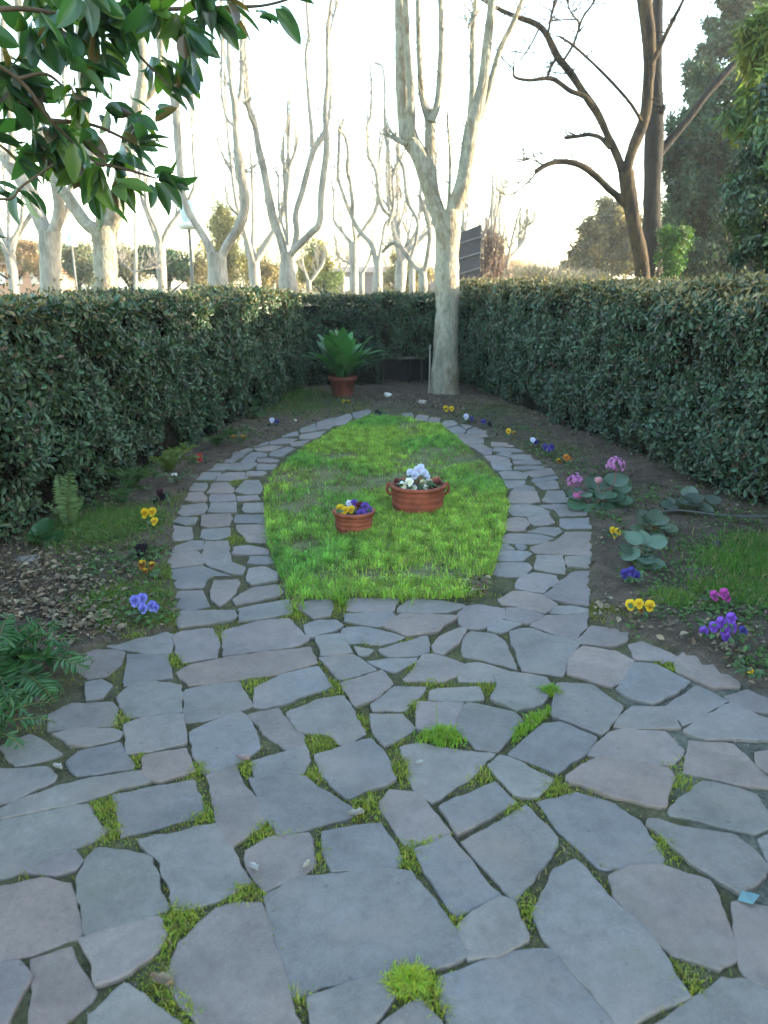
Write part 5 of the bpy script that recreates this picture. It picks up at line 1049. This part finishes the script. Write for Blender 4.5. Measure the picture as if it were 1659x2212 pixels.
for (u, v, n, ax, sp, sz, br) in ((156, 195, 10, D_, 1.0, .16, .6), (150, 135, 8, (.3, 0, .2), 1.5, .14, .1), (208, 358, 8, (.1, 0, -1), .9, .15, .7), (337, 388, 9, (.8, 0, -.4), 1.4, .14, .05), (300, 318, 8, (.3, 0, .9), .9, .12, .3), (368, 187, 8, (.5, 0, -.1), 1.5, .12, .1), (335, 130, 6, (0, 0, -1), .9, .15, .8),
                        (451, 28, 9, (.3, 0, -.3), 1.6, .14, .05), (395, 30, 7, (.3, 0, -.6), 1.2, .16, .6), (60, 60, 10, (.2, 0, -.5), 1.5, .16, .1), (130, 30, 10, (.2, 0, -.8), 1.3, .16, .2), (200, 10, 9, (.3, 0, -.8), 1.3, .16, .2), (280, 0, 9, (.2, 0, -.9), 1.2, .16, .2), (340, 20, 8, (.2, 0, -.8), 1.3, .15, .4),
                        (20, 130, 10, (.2, 0, -.6), 1.4, .17, .1), (60, 200, 8, (.5, 0, -.7), 1.2, .15, .2), (0, 222, 7, (.7, 0, .1), 1.2, .14, .1), (-20, 290, 6, (1, 0, -.1), .8, .15, .0), (100, 270, 9, (.3, 0, -.7), 1.3, .14, .3), (215, 75, 6, (.5, 0, -1), .9, .14, .3), (250, 60, 6, (.3, 0, -1), 1.1, .13, .2),
                        (225, 225, 7, (.3, 0, -.2), 1.5, .14, .2), (270, 300, 6, (.8, 0, -.1), 1.0, .13, .1), (130, 360, 6, (.5, 0, -.5), 1.3, .11, .3), (-10, 400, 4, (.8, 0, -.3), .8, .14, .1), (45, 410, 3, (.5, 0, -.8), .5, .16, .5), (-40, 505, 4, (1, 0, 0), .8, .1, .1), (600, 0, 4, (1, 0, -.1), .5, .13, .0), (70, 290, 8, (.3, 0, -1), 1.1, .15, .3), (250, 330, 8, (.4, 0, -1), 1.2, .14, .3), (170, 340, 7, (.1, 0, -1), 1.0, .15, .6), (10, 170, 8, (.2, 0, -.6), 1.3, .15, .1), (200, 130, 7, (.2, 0, -.6), 1.2, .14, .3), (290, 250, 6, (.3, 0, -.6), 1.0, .13, .2), (200, 410, 5, (.2, 0, -1), .6, .15, .7), (110, 320, 7, (.2, 0, -1), 1.1, .14, .3), (30, 330, 6, (.6, 0, -.5), .9, .14, .1), (330, 250, 3, (.4, 0, .3), .9, .10, .1), (400, 120, 5, (.4, 0, -1), .9, .14, .3), (555, 25, 3, (.4, 0, -.8), .5, .08, .0),
                        (400, 60, 6, (.3, 0, -1), .9, .15, .3), (480, 0, 6, (.3, 0, .1), 1.5, .14, .1), (70, -20, 9, (.2, 0, -.7), 1.4, .16, .1), (180, -30, 9, (.2, 0, -.7), 1.4, .16, .1), (300, -40, 9, (.2, 0, -.7), 1.4, .16, .1), (420, -50, 8, (.2, 0, -.5), 1.4, .16, .1), (170, 290, 7, (.3, 0, -.8), 1.1, .13, .4), (250, 385, 7, (.4, 0, -1), .9, .14, .5),
                        (-60, 60, 10, (0, 0, -.7), 1.4, .16, .1), (-100, 200, 9, (0, 0, -.7), 1.4, .16, .1), (-120, -60, 10, (0, 0, 0), 2.5, .16, .1), (30, -90, 10, (0, 0, 0), 2.5, .16, .1), (200, -120, 10, (0, 0, 0), 2.5, .16, .1), (-200, 100, 9, (0, 0, -.7), 1.8, .16, .1)):
    whorl(u, v, YM+random.uniform(-.12, .3), n, ax, sp, sz, br)
g = MB(); X, Y_, Zv = frames(np.array(nors), np.array(dirs)); g.inst(MAGT, MAGF, np.array(pos), X, Y_, Zv, np.array(szs), np.array(mc)); g.build('leaves', M['magnolia'], mroot, smooth=True)

# ------------------------------------------------------------------ flowers
def petal_flower(mb, c, nrm, r, c1, c2, cen):
    nrm = unit(np.array(nrm, float)); t = unit(np.cross(nrm, [0.13, .2, 1])); w = np.cross(nrm, t)
    up = unit(np.array([0, 0, 1])-nrm*nrm[2]); sd = np.cross(nrm, up)
    for k, (a, rr, dz) in enumerate(((62, .95, -.10), (118, .95, -.12), (10, .85, 0), (170, .85, .02), (270, 1.05, .08))):
        d = sd*math.cos(R(a))+up*math.sin(R(a)); pr = np.cross(nrm, d); col = c1 if k < 2 else c2
        V = [np.array(c)+nrm*r*.05]; C = [cen]
        for j in range(9):
            th = math.pi*(-.5+j/8*1.0)*1.1; q = np.array(c)+d*r*rr*(.45+.5*math.cos(th))+pr*r*.5*math.sin(th)*1.05+nrm*r*(dz+.12*math.sin(th*3+k))
            V.append(q); C.append(col)
        mid = [(v_*.55+V[0]*.45) for v_ in V[1:]]; m0 = 10
        V2 = V+mid; C2 = C+[tuple(np.array(cen)*.55+np.array(col)*.45) if k >= 2 else col]*9
        f = [[0, m0+j, m0+j+1] for j in range(8)]+[[m0+j, 1+j, 2+j, m0+j+1] for j in range(8)]
        mb.add(V2, [f_ for f_ in f if len(f_) == 3], C2); 
        mb.f.setdefault(4, []).append(np.array([f_ for f_ in f if len(f_) == 4])+mb.n-len(V2))
def small_leaves(mb, x, y, z, r, n, size, cols, up=.5, tmpl=None, flat=.6):
    a = RNG.uniform(0, 6.28, n); rr = r*np.sqrt(RNG.random(n)); P = np.stack([x+rr*np.cos(a), y+rr*np.sin(a), z+RNG.random(n)*up*r], 1)
    dd = np.stack([np.cos(a), np.sin(a), RNG.uniform(-.2, .9, n)], 1)+RNG.normal(0, .3, (n, 3)); nr = RNG.normal(0, .5, (n, 3))+np.array([0, -.2, 1]); X, Y_, Zv = frames(nr, dd)
    c = np.array(cols)*RNG.uniform(.6, 1.3, (n, 1)); mb.inst(LEAF*np.array([1.4, 1, 1]), LEAFF, P, X, Y_, Zv, RNG.uniform(.7, 1.2, n)*size, c)
Yw = ((.62, .42, .015), (.66, .46, .02), (.30, .14, .01)); Pu = ((.10, .05, .30), (.16, .08, .42), (.03, .015, .08)); Bl = ((.14, .14, .50), (.20, .22, .62), (.05, .04, .2))
Db = ((.06, .05, .28), (.05, .04, .25), (.02, .01, .06)); Bk = ((.012, .009, .012), (.014, .010, .016), (.006, .005, .006)); Rd = ((.42, .03, .03), (.5, .05, .05), (.1, .01, .01)); Wh = ((.74, .74, .78), (.78, .78, .76), (.65, .6, .3))
Lv = ((.55, .58, .76), (.62, .64, .78), (.35, .34, .5)); Or = ((.52, .20, .02), (.5, .17, .02), (.15, .04, .01)); Mg = ((.42, .06, .32), (.38, .05, .28), (.12, .02, .1)); Mr = ((.10, .015, .02), (.13, .02, .02), (.02, .005, .005)); Vi = ((.22, .09, .52), (.17, .06, .44), (.06, .02, .15)); Yb = ((.50, .32, .02), (.25, .11, .02), (.04, .015, .01)); Dm = ((.05, .01, .025), (.03, .008, .015), (.01, .005, .008))
def pansy(x, y, z, fl, lab, r=.024, leaves=26, lr=.06, group='pansies planted along the bed edges', name='pansy_plant', cat='flower'):
    root = empty(name, (x, y, z), lab, cat, group); g = MB(); small_leaves(g, x, y, z+.01, lr, leaves, .032, [(.04, .09, .03)], .8); g.build('leaves', M['leaf'], root)
    for (dx, dz, dy, pal, k) in fl:
        g = MB(); c = (x+dx, y+dy, z+dz); petal_flower(g, c, (random.uniform(-.35, .35), -1, random.uniform(.15, .7)), r*k, *pal); f = g.build('flower', M['petal'], root)
        g = MB(); tube(g, [(x+dx*.4, y+dy*.5, z), (x+dx*.8, y+dy+.01, z+dz*.7), (x+dx, y+dy+.006, z+dz)], [.0015]*3, 5, 3, 0, (.06, .13, .04)); g.build('stalk', M['leaf'], root)
def pan(u, v, fl, lab, **k): q = G(u, v); pansy(q[0], q[1], .01, fl, lab, **k)
s3 = lambda p, w=.05, h=.08, k=1.0: [(-w*.5, h, 0, p, k), (w*.5, h*1.05, .01, p, k), (0, h*.7, -.02, p, k)]
pan(326, 1142, [(-.03, .095, 0, Yw, 1.5), (.015, .10, .01, Yw, 1.4), (.035, .05, -.03, Yw, 1.25)], 'large bright yellow pansy on the left bed beside the path')
pan(318, 1252, [(-.02, .075, 0, Yb, 1.2), (.03, .07, 0, Yb, 1.0), (0, .045, -.02, Yb, .8)], 'yellow pansy with brown blotches, below the black one on the left bed')
pan(315, 1345, [(-.04, .10, 0, Bl, 1.3), (-.01, .105, .01, Bl, 1.3), (.035, .075, 0, Bl, 1.15), (0, .07, -.02, Bl, 1.1), (.055, .07, -.01, Bl, .9)], 'blue-violet pansy at the foot of the left bed by the paving')
pan(307, 1208, [(-.012, .055, 0, Bk, 1.3), (.015, .06, .0, Bk, 1.2), (0, .03, -.02, Bk, 1.2)], 'black pansy between the two yellow ones on the left bed')
pan(347, 1090, [(0, .08, 0, Dm, 1.4), (.02, .05, -.01, Bk, 1.3), (-.03, .02, -.02, Bk, 1.1)], 'dark maroon pansy above the large yellow one on the left bed')
pan(432, 1005, [(0, .07, 0, Rd, 1.5), (.005, .04, -.02, Rd, 1.2)], 'single red pansy at the left edge of the path')
pan(820, 903, [(-.03, .06, 0, Bk, 1.5), (.01, .04, 0, Bk, 1.4), (.05, .02, 0, Bk, 1.0)], 'black pansy at the very tip of the lawn')
pan(592, 925, [(-.02, .08, 0, Lv, 1.4), (.03, .06, 0, Db, 1.4)], 'slate-blue pansy left of the lawn tip in the weeds')
pan(515, 958, [(-.05, .05, 0, Yb, 1.4), (.05, .05, 0, Yb, 1.2)], 'dull yellow pansy under the left hedge halfway down the path')
pan(745, 875, [(-.02, .04, 0, Yw, 1.3), (.05, .035, 0, Yb, 1.2)], 'faint yellow pansy near the terracotta pot')
pan(968, 895, [(-.03, .06, 0, Yw, 1.8), (.04, .06, 0, Yw, 1.6)], 'yellow pansy right of the lawn tip')
pan(1012, 915, [(-.03, .07, 0, Lv, 1.5), (.03, .05, 0, Db, 1.4)], 'pale lavender pansy right of the yellow one by the lawn tip')
pan(1050, 925, [(-.03, .06, 0, Db, 1.5), (.04, .04, 0, Bk, 1.5)], 'dark blue pansy at the right path edge far down')
pan(1102, 948, [(-.02, .07, 0, Yw, 1.4), (.04, .05, 0, Yb, 1.1)], 'small yellow pansy under the far part of the right hedge')
pan(1150, 968, [(0, .07, 0, Lv, 1.3), (.03, .05, 0, Db, 1.2)], 'whitish lavender pansy at the right path edge')
pan(1184, 982, [(-.03, .06, 0, Db, 1.4), (.03, .065, 0, Db, 1.4), (0, .04, -.02, Pu, 1.2)], 'deep purple pansy just before the orange one on the right')
pan(1217, 1008, [(-.04, .04, 0, Yb, 1.2), (.02, .07, 0, Or, 1.5), (.05, .05, 0, Or, 1.1)], 'orange pansy beside the pink-flowered bergenia')
pan(1326, 1168, [(-.01, .055, 0, Yw, 1.2), (.02, .05, 0, Yw, 1.1), (0, .03, -.01, Yw, .8)], 'small bright yellow pansy on the right bed under the bergenia')
pan(1360, 1266, [(-.03, .06, 0, Db, 1.2), (.005, .07, 0, Db, 1.3), (.03, .05, 0, Db, 1.1)], 'dark blue pansy beside the round-leaved plant on the right bed')
pan(1382, 1338, [(-.05, .065, 0, Yw, 1.25), (-.01, .07, .0, Yw, 1.1), (.04, .06, 0, Yw, 1.25), (.0, .04, 0, Yb, .8)], 'yellow pansy with three blooms near the right flare of the paving')
pan(1553, 1315, [(-.03, .06, 0, Mg, 1.2), (.015, .07, 0, Mg, 1.2), (.03, .045, 0, Mg, 1.0)], 'magenta pansy on the right bed')
pan(1562, 1390, [(-.09, .05, 0, Vi, 1.1), (-.05, .07, 0, Vi, 1.1), (-.02, .09, 0, Vi, 1.2), (.02, .11, 0, Vi, 1.2), (.03, .07, 0, Vi, 1.2), (-.005, .05, -.01, Vi, 1.1), (.08, .05, 0, Db, 1.1), (.0, .03, -.02, Vi, 1.0)], 'large violet pansy clump at the right edge of the bed', lr=.1, leaves=50)
pan(1618, 1472, [(0, .035, 0, Yw, .7)], 'tiny yellow bloom close to the light edging slabs on the right')

# bergenia and other broad leaved plants
BLT = []
for i in range(9):
    for j in range(5):
        t = i/8; w = .5*math.sin(math.pi*max(.02, t)**.8)**.6*(1 if 0 < i < 8 else .15); s_ = -1+j/2; BLT.append((s_*w, t, .10*abs(s_)-.12*t*t))
BLT = np.array(BLT); BLF = np.array([[i*5+j, i*5+j+1, (i+1)*5+j+1, (i+1)*5+j] for i in range(8) for j in range(4)])
def broad(u, v, leaves, lab, cat, cols, name='bergenia_plant', group=None, heads=()):
    q = G(u, v); root = empty(name, (q[0], q[1], 0), lab, cat, group)
    leaves = list(leaves)+[(random.gauss(0, .06), random.gauss(0, .05), random.uniform(.03, .12), random.uniform(0, 360), random.uniform(-15, 40), random.uniform(.05, .10)) for _ in range(8)]
    for (dx, dy, z, az, el, L) in leaves:
        g = MB(); d = np.array([math.cos(R(az))*math.cos(R(el)), math.sin(R(az))*math.cos(R(el)), math.sin(R(el))]); b_ = np.array([q[0]+dx, q[1]+dy, z])
        nr = np.array([[-d[0]*d[2]+random.gauss(0, .1), -.35-d[1]*d[2], 1.0]]); X, Y_, Zv = frames(nr, d[None])
        dx, dy, z, L = dx*.75, dy*.75, z*.85, L*1.15; b_ = np.array([q[0]+dx, q[1]+dy, z]); c = np.array([cols])*random.uniform(.35, .85); g.inst(BLT, BLF, b_[None], X, Y_, Zv, np.array([L]), c); g.build('leaf', M['leaf'], root, smooth=True)
        g = MB(); tube(g, [(q[0], q[1], 0), ((q[0]+b_[0])/2, (q[1]+b_[1])/2, z*.7), b_], [.004, .0035, .003], 6, 3, 0, (.10, .09, .04)); g.build('stalk', M['leaf'], root)
    for (dx, z, rr, c1) in heads:
        g = MB(); cx, cy = q[0]+dx, q[1]+.02
        tube(g, [(q[0]+dx*.3, q[1], .02), (cx, cy, z*.6), (cx, cy, z)], [.005, .004, .004], 6, 3, 0, (.20, .08, .08)); hd = g.build('flower_stem', M['leaf'], root)
        g = MB()
        for _ in range(44):
            d = unit(RNG.normal(0, 1, 3)); petal_flower(g, np.array([cx, cy, z])+d*rr*np.array([1, .8, .8])*random.uniform(.5, 1), d+np.array([0, -.3, .1]), .014, c1, tuple(np.array(c1)*1.15), tuple(np.array(c1)*.5))
        g.build('flower_head', M['petal'], root)
PK = (.50, .20, .45)
broad(1290, 1098, [(-.03, -.04, .04, 250, -15, .13), (.02, -.06, .05, 285, -10, .12), (.09, .05, .18, 20, 15, .15), (.05, .0, .10, 330, 10, .13), (-.1, .04, .10, 190, 5, .13), (-.14, 0, .06, 215, -10, .12), (.12, -.02, .08, 350, 0, .13), (0, .08, .12, 80, 30, .14), (.15, .08, .12, 10, 20, .13), (.07, -.05, .06, 300, -5, .14)],
      'bergenia with three pink flower heads and round leaves at the right path edge', 'plant', (.085, .17, .10), heads=[(-.17, .20, .062, PK), (.11, .31, .075, PK), (-.13, .08, .045, (.48, .13, .3)), (.0, .20, .025, (.5, .25, .3))])
broad(1388, 1225, [(-.02, 0, .10, 170, -20, .10), (.04, 0, .13, 20, 35, .10), (.04, -.04, .06, 320, -20, .10), (0, .03, .14, 90, 40, .09), (-.03, .0, .15, 140, 30, .10), (.09, .05, .14, 45, 20, .08), (.02, -.02, .07, 250, -30, .10)],
      'round-leaved bergenia without flowers on the right bed', 'plant', (.10, .17, .12))
broad(95, 1180, [(.0, 0, .10, 80, 60, .10), (-.03, -.02, .02, 100, 70, .12), (.04, 0, .02, 60, 20, .1)], 'small upright arum leaf plant on the left bed', 'plant', (.05, .15, .05), name='arum_plant')
broad(20, 1090, [(0, 0, .22, 10, 10, .12), (.1, 0, .15, 330, 0, .12), (-.1, 0, .12, 0, 5, .12), (.05, .1, .3, 60, 20, .12)], 'dark broad-leaved plant against the left hedge near the picture edge', 'plant', (.05, .11, .06), name='arum_plant')
broad(1480, 1110, [(0, 0, .10, 10, 20, .11), (.1, 0, .07, 330, 0, .10), (-.1, 0, .06, 190, 5, .10), (.05, .1, .1, 60, 40, .10), (.2, .05, .08, 20, 10, .1)], 'grey-green low plant at the foot of the right hedge', 'plant', (.11, .15, .12), name='low_plant')
broad(1410, 1160, [(0, 0, .10, 10, 20, .09), (.08, 0, .07, 330, 0, .08), (-.08, 0, .06, 190, 5, .08), (.03, .1, .1, 60, 40, .08), (-.05, .03, .12, 120, 30, .08)], 'small dull green plant beside the hose end', 'plant', (.09, .14, .08), name='low_plant')
broad(540, 905, [(0, 0, .10, 10, 20, .12), (.1, 0, .07, 330, 0, .12), (-.1, 0, .1, 190, 5, .12), (.05, .1, .16, 60, 40, .12)], 'low plant under the left hedge near the weeds', 'plant', (.07, .13, .05), name='low_plant')

# ferns
def frond(mb, b, az, L, arch, el0, col, pin=26, pw=.2, seed=0):
    rnd = random.Random(seed); d = np.array([math.cos(az), math.sin(az), 0]); p = np.array(b, float); el = el0; P = [p.copy()]; st = L/pin
    for i in range(pin):
        el -= arch/pin; p = p+(d*math.cos(el)+np.array([0, 0, math.sin(el)]))*st; P.append(p.copy())
    tube(mb, P[::4]+[P[-1]], list(np.linspace(.003, .001, len(P[::4])+1)), 5, 2, 0, (.10, .11, .03)); T = unit(np.gradient(np.array(P), axis=0)); sd = np.array([-math.sin(az), math.cos(az), 0])
    pos = []; dd = []; nn = []; sz = []
    for i in range(2, pin+1):
        t = i/pin; w = L*pw*(math.sin(math.pi*min(1, t*.82+.16))**.7)*(1 if t < .97 else .5)
        for s in (-1, 1):
            pos.append(P[i]); dd.append(sd*s+T[i]*.45+np.array([0, 0, -.12])); nn.append(np.cross(T[i], sd)*-1+np.array([rnd.gauss(0, .15), rnd.gauss(0, .15), .8])); sz.append((w*1.0, w, w))
    X, Y_, Zv = frames(np.array(nn), np.array(dd)); n = len(pos)
    mb.inst(LEAF*np.array([.55, 1, .6]), LEAFF, np.array(pos), X, Y_, Zv, np.array(sz), np.array([col])*RNG.uniform(.7, 1.3, (n, 1)))
def fern(x, y, fr, lab, col, z=.0):
    root = empty('fern', (x, y, z), lab, 'fern', 'ferns along the left hedge')
    for i, (az, L, arch, el) in enumerate(fr): g = MB(); L *= .84; frond(g, (x, y, z+.02), R(az), L, R(arch), R(el), col, int(L*60)+8, .2, i); g.build('frond', M['leaf'], root)
q = G(40, 1480)
fern(q[0]-.10, q[1]+.02, [(-10, .55, 80, 50), (8, .5, 75, 45), (-32, .5, 85, 45), (30, .45, 80, 55), (-55, .48, 90, 50), (50, .42, 70, 60), (-80, .45, 85, 50), (75, .4, 70, 60), (-20, .42, 60, 30), (-45, .4, 60, 30), (100, .4, 60, 60), (15, .38, 60, 65), (-100, .4, 80, 50), (160, .4, 80, 50), (-65, .35, 50, 20)], 'large dark green fern spilling over the paving at the left edge', (.036, .10, .034))
q = G(-30, 1600); fern(q[0], q[1]-.02, [(10, .32, 80, 50), (-30, .3, 80, 50), (40, .3, 80, 55), (70, .28, 70, 60), (-70, .26, 80, 40), (90, .3, 80, 60), (130, .3, 80, 60)], 'smaller fern below the large one at the left edge', (.036, .10, .034))
q = G(152, 1145); fern(q[0], q[1], [(95, .44, 30, 86), (125, .44, 45, 84), (80, .3, 60, 70), (160, .3, 70, 70)], 'pale upright fern standing before the left hedge', (.10, .17, .07))
q = G(255, 1085); fern(q[0], q[1]+.3, [(-80, .5, 80, 70), (-40, .5, 70, 65), (-110, .5, 80, 70), (-10, .45, 80, 60), (30, .4, 70, 70), (200, .4, 80, 70)], 'drooping fern under the left hedge right of the pale upright one', (.05, .10, .035))
q = G(350, 1040); fern(q[0], q[1]+.2, [(-60, .5, 70, 75), (-20, .5, 60, 70), (-100, .45, 80, 70), (10, .4, 70, 60), (60, .4, 70, 80)], 'yellowish fern under the left hedge above the white stone', (.09, .14, .03))
q = G(460, 975); fern(q[0], q[1]+.15, [(-20, .5, 70, 60), (-60, .4, 70, 60), (10, .55, 70, 55), (-100, .4, 80, 60), (40, .4, 70, 60)], 'low spreading fern under the left hedge beyond the red pansy', (.05, .095, .04))
q = G(205, 1120); fern(q[0]+.1, q[1]+.25, [(-80, .4, 90, 75), (-20, .4, 80, 70), (-130, .35, 80, 70), (60, .4, 60, 80)], 'dark fern between the upright one and the drooping one', (.035, .08, .03))
q = G(390, 1055); fern(q[0]-.05, q[1]+.1, [(-90, .25, 90, 60), (-30, .3, 80, 60), (-150, .3, 80, 60), (30, .25, 60, 70)], 'small grey-green fern by the white stone', (.09, .13, .09))

# ------------------------------------------------------------------ pots
def pot(name, x, y, prof, col, lab, cat, handles=None, wob=0, scal=False):
    root = empty(name, (x, y, 0), lab, cat); g = MB(); lathe(g, prof, x, y, 0, 40, col, wob); g.build('bowl' if name != 'flower_pot' else 'pot', M['clay'], root, smooth=True)
    rin = prof[-2][0]; zin = prof[-1][1]; g = MB(); lathe(g, [(rin, zin), (rin*.5, zin+.012), (.002, zin+.016)], x, y, 0, 24, (.035, .028, .022)); g.build('soil', M['rock'], root)
    if handles:
        r, z, w, h_ = handles
        for s in (-1, 1):
            g = MB(); P = [(x+s*(r-.006), y, z-h_*.9), (x+s*(r+w), y, z-h_*.5), (x+s*(r+w), y, z+h_*.25), (x+s*(r+w*.4), y, z+h_*.6), (x+s*(r-.01), y, z+h_*.1)]; tube(g, P, [.009]*5, 8, 5, .05, col); g.build('handle', M['clay'], root, smooth=True)
    return root
CL = (.27, .07, .04)
bx_, by_ = G(902, 1114); by_ += .10; bx_ = W(902, 1100, by_)[0]
def rib(r0, r1, h_, n, thick):
    p = [(.01, .0), (r0*.96, .0), (r0, .008)]
    for i in range(1, n*4+1):
        t = i/(n*4); p.append((r0+(r1-r0)*t+(.0035 if i % 4 in (1, 2) else 0), .008+(h_-.03)*t))
    p += [(r1+.012, h_-.022), (r1+.014, h_-.004), (r1+.006, h_), (r1-thick, h_-.002), (r1-thick-.004, h_*.85), (r1-thick-.02, h_*.78)]; return p
pot('plant_bowl', bx_, by_, rib(.168, .182, .20, 4, .016), CL, 'larger round terracotta bowl with two handles standing on the lawn', 'plant bowl', (.185, .17, .022, .055))
sx_, sy_ = G(765, 1160); sy_ += .09; sx_ = W(765, 1140, sy_)[0]
pot('plant_bowl', sx_, sy_, rib(.105, .120, .15, 4, .012), (.27, .075, .042), 'smaller terracotta bowl with a wavy rim on the lawn, left of the larger', 'plant bowl', None, .018)
g2 = 'flowers planted in the two terracotta bowls'
zb = .172
pansy(bx_-.05, by_-.06, zb, [(-.05, .035, -.02, Wh, 1.5), (-.01, .06, -.02, Wh, 1.5), (-.045, -.0, -.05, Wh, 1.2), (.02, .02, -.03, Wh, 1.1)], 'white pansy at the front left of the larger bowl', group=g2, lr=.07)
pansy(bx_-.0, by_+.02, zb+.01, [(-.05, .085, 0, Lv, 1.5), (0, .10, .01, Lv, 1.6), (.045, .085, 0, Lv, 1.5), (.02, .12, .02, Lv, 1.3), (-.02, .075, -.01, Lv, 1.3), (.06, .06, -.01, Lv, 1.2)], 'pale lavender pansy at the back of the larger bowl', group=g2, lr=.09, leaves=40)
pansy(bx_+.05, by_-.05, zb, [(-.02, .045, 0, ((.5, .5, .28), (.4, .4, .3), (.2, .15, .05)), 1.1), (.025, .05, 0, ((.45, .42, .3), (.35, .3, .25), (.15, .1, .05)), 1.1), (.0, .02, -.02, Wh, .9)], 'cream and yellowish pansy in the middle right of the larger bowl', group=g2, lr=.06)
pansy(bx_+.12, by_-.03, zb, [(-.02, .02, -.02, Mr, 1.5), (.02, .03, 0, Mr, 1.5), (.01, .055, .02, ((.4, .13, .10), (.35, .10, .08), (.1, .03, .02)), 1.2)], 'dark red pansy at the right side of the larger bowl', group=g2, lr=.05)
pansy(bx_-.13, by_-.04, zb, [(0, .025, -.02, Mr, 1.4), (-.015, .05, 0, Mr, 1.2), (.02, .01, -.03, Mr, 1.2)], 'dark red pansy at the left side of the larger bowl', group=g2, lr=.05)
zb = .128
pansy(sx_-.06, sy_-.03, zb, [(-.025, .04, 0, Yw, 1.3), (.01, .035, -.02, Yw, 1.2), (-.01, .01, -.045, Yw, .9), (.045, .035, -.01, Yw, 1.1)], 'yellow pansy on the left of the smaller bowl', group=g2, lr=.04, leaves=16)
pansy(sx_+.0, sy_+.02, zb, [(-.03, .055, 0, Lv, 1.1), (0, .06, .0, Pu, 1.2), (-.01, .035, -.03, Yw, .9)], 'mauve pansy at the back of the smaller bowl', group=g2, lr=.04, leaves=16)
pansy(sx_+.06, sy_-.02, zb, [(-.025, .055, 0, Mr, 1.2), (.01, .05, -.01, Pu, 1.4), (.03, .03, -.02, Pu, 1.4), (-.015, .02, -.04, Pu, 1.3), (.02, .005, -.05, Pu, 1.2)], 'dark purple pansy on the right of the smaller bowl', group=g2, lr=.04, leaves=16)
# potted aspidistra
px_, py_ = G(740, 858); py_ += .1; px_ = W(740, 830, py_)[0]
pot('flower_pot', px_, py_, [(.01, 0), (.135, 0), (.14, .01), (.175, .22), (.20, .222), (.205, .28), (.185, .285), (.17, .24), (.165, .23)], (.20, .065, .045), 'dull terracotta pot at the far left end of the garden', 'pot')
root = empty('aspidistra', (px_, py_, .23), 'broad-leaved aspidistra growing in the far terracotta pot', 'plant')
for i in range(64):
    az = i*2.39996; el = random.uniform(.45, 1.5); L = random.uniform(.45, .74); g = MB(); P = []; e = el+.2; p = np.array([px_+.05*math.cos(az), py_+.05*math.sin(az), .24]); d = np.array([math.cos(az), math.sin(az), 0]); sd = np.array([-math.sin(az), math.cos(az), 0]); V = []; ns2 = 12
    for k in range(ns2+1):
        t = k/ns2; w = .006 if t < .22 else .006+.090*math.sin(math.pi*min(1, (t-.22)/.78))**.7
        for s in (-1, -.4, .4, 1): V.append(p+sd*s*w+np.array([0, 0, .012*abs(s)*(t > .25)]))
        e -= random.uniform(.8, 1.5)*(1.2-el*.4)/ns2*(t*1.7); p = p+(d*math.cos(e)+np.array([0, 0, math.sin(e)]))*L/ns2
    g.add(V, np.array([[k*4+j, k*4+j+1, (k+1)*4+j+1, (k+1)*4+j] for k in range(ns2) for j in range(3)]), np.array([.045, .14, .04])*random.uniform(.5, 1.6)); g.build('leaf', M['leaf'], root, smooth=True)

# ------------------------------------------------------------------ evening haze
m = bpy.data.materials.new('haze'); m.use_nodes = True; nt = m.node_tree; nt.nodes.clear()
ov = nt.nodes.new('ShaderNodeOutputMaterial'); pv = nt.nodes.new('ShaderNodeVolumePrincipled'); pv.inputs['Color'].default_value = (.95, .95, .95, 1); pv.inputs['Density'].default_value = .0012; pv.inputs['Anisotropy'].default_value = .3
nt.links.new(pv.outputs[0], ov.inputs['Volume']); g = MB(); box(g, (-520, -320, -1.2), (520, 920, 16))
tag(g.build('haze', m), 'thin pale evening haze filling the air of the park', 'haze', kind='stuff')
# ------------------------------------------------------------------ world, sun, camera
SUN_EL, SUN_AZ = R(6.5), R(84)      # azimuth clockwise from +Y
w = bpy.data.worlds.new('World'); sc.world = w; w.use_nodes = True; nt = w.node_tree; bg = nt.nodes['Background']
sky = nt.nodes.new('ShaderNodeTexSky'); sky.sky_type = 'NISHITA'; sky.sun_disc = False; sky.sun_elevation = SUN_EL; sky.sun_rotation = SUN_AZ
sky.air_density = 1.0; sky.dust_density = .7; sky.ozone_density = 1.0
nt.links.new(sky.outputs[0], bg.inputs['Color']); bg.inputs['Strength'].default_value = .15
ld = bpy.data.lights.new('sun', 'SUN'); ld.energy = 2.6; ld.angle = R(.6); ld.color = (1, .84, .62)
lo_ = bpy.data.objects.new('sun', ld); COL.objects.link(lo_)
sd = Vector((math.sin(SUN_AZ)*math.cos(SUN_EL), math.cos(SUN_AZ)*math.cos(SUN_EL), math.sin(SUN_EL)))
lo_.rotation_euler = sd.to_track_quat('Z', 'Y').to_euler(); lo_.location = (20, 10, 10)
cd = bpy.data.cameras.new('camera'); cam = bpy.data.objects.new('camera', cd); COL.objects.link(cam); sc.camera = cam
cam.location = (0, 0, CAMH); cam.rotation_euler = (math.pi/2-PIT, 0, 0)
cd.sensor_fit = 'VERTICAL'; cd.sensor_height = 36; cd.lens = 36*F/2212; cd.clip_end = 2000; cd.clip_start = .05
cd.dof.use_dof = True; cd.dof.focus_distance = 3.6; cd.dof.aperture_fstop = 3.6
sc.render.engine = 'CYCLES'; sc.render.resolution_x = 768; sc.render.resolution_y = 1024
sc.view_settings.view_transform = 'Standard'; sc.view_settings.look = 'None'; sc.view_settings.exposure = 3.65; sc.view_settings.gamma = 1
sc.cycles.max_bounces = 6; sc.cycles.transparent_max_bounces = 8
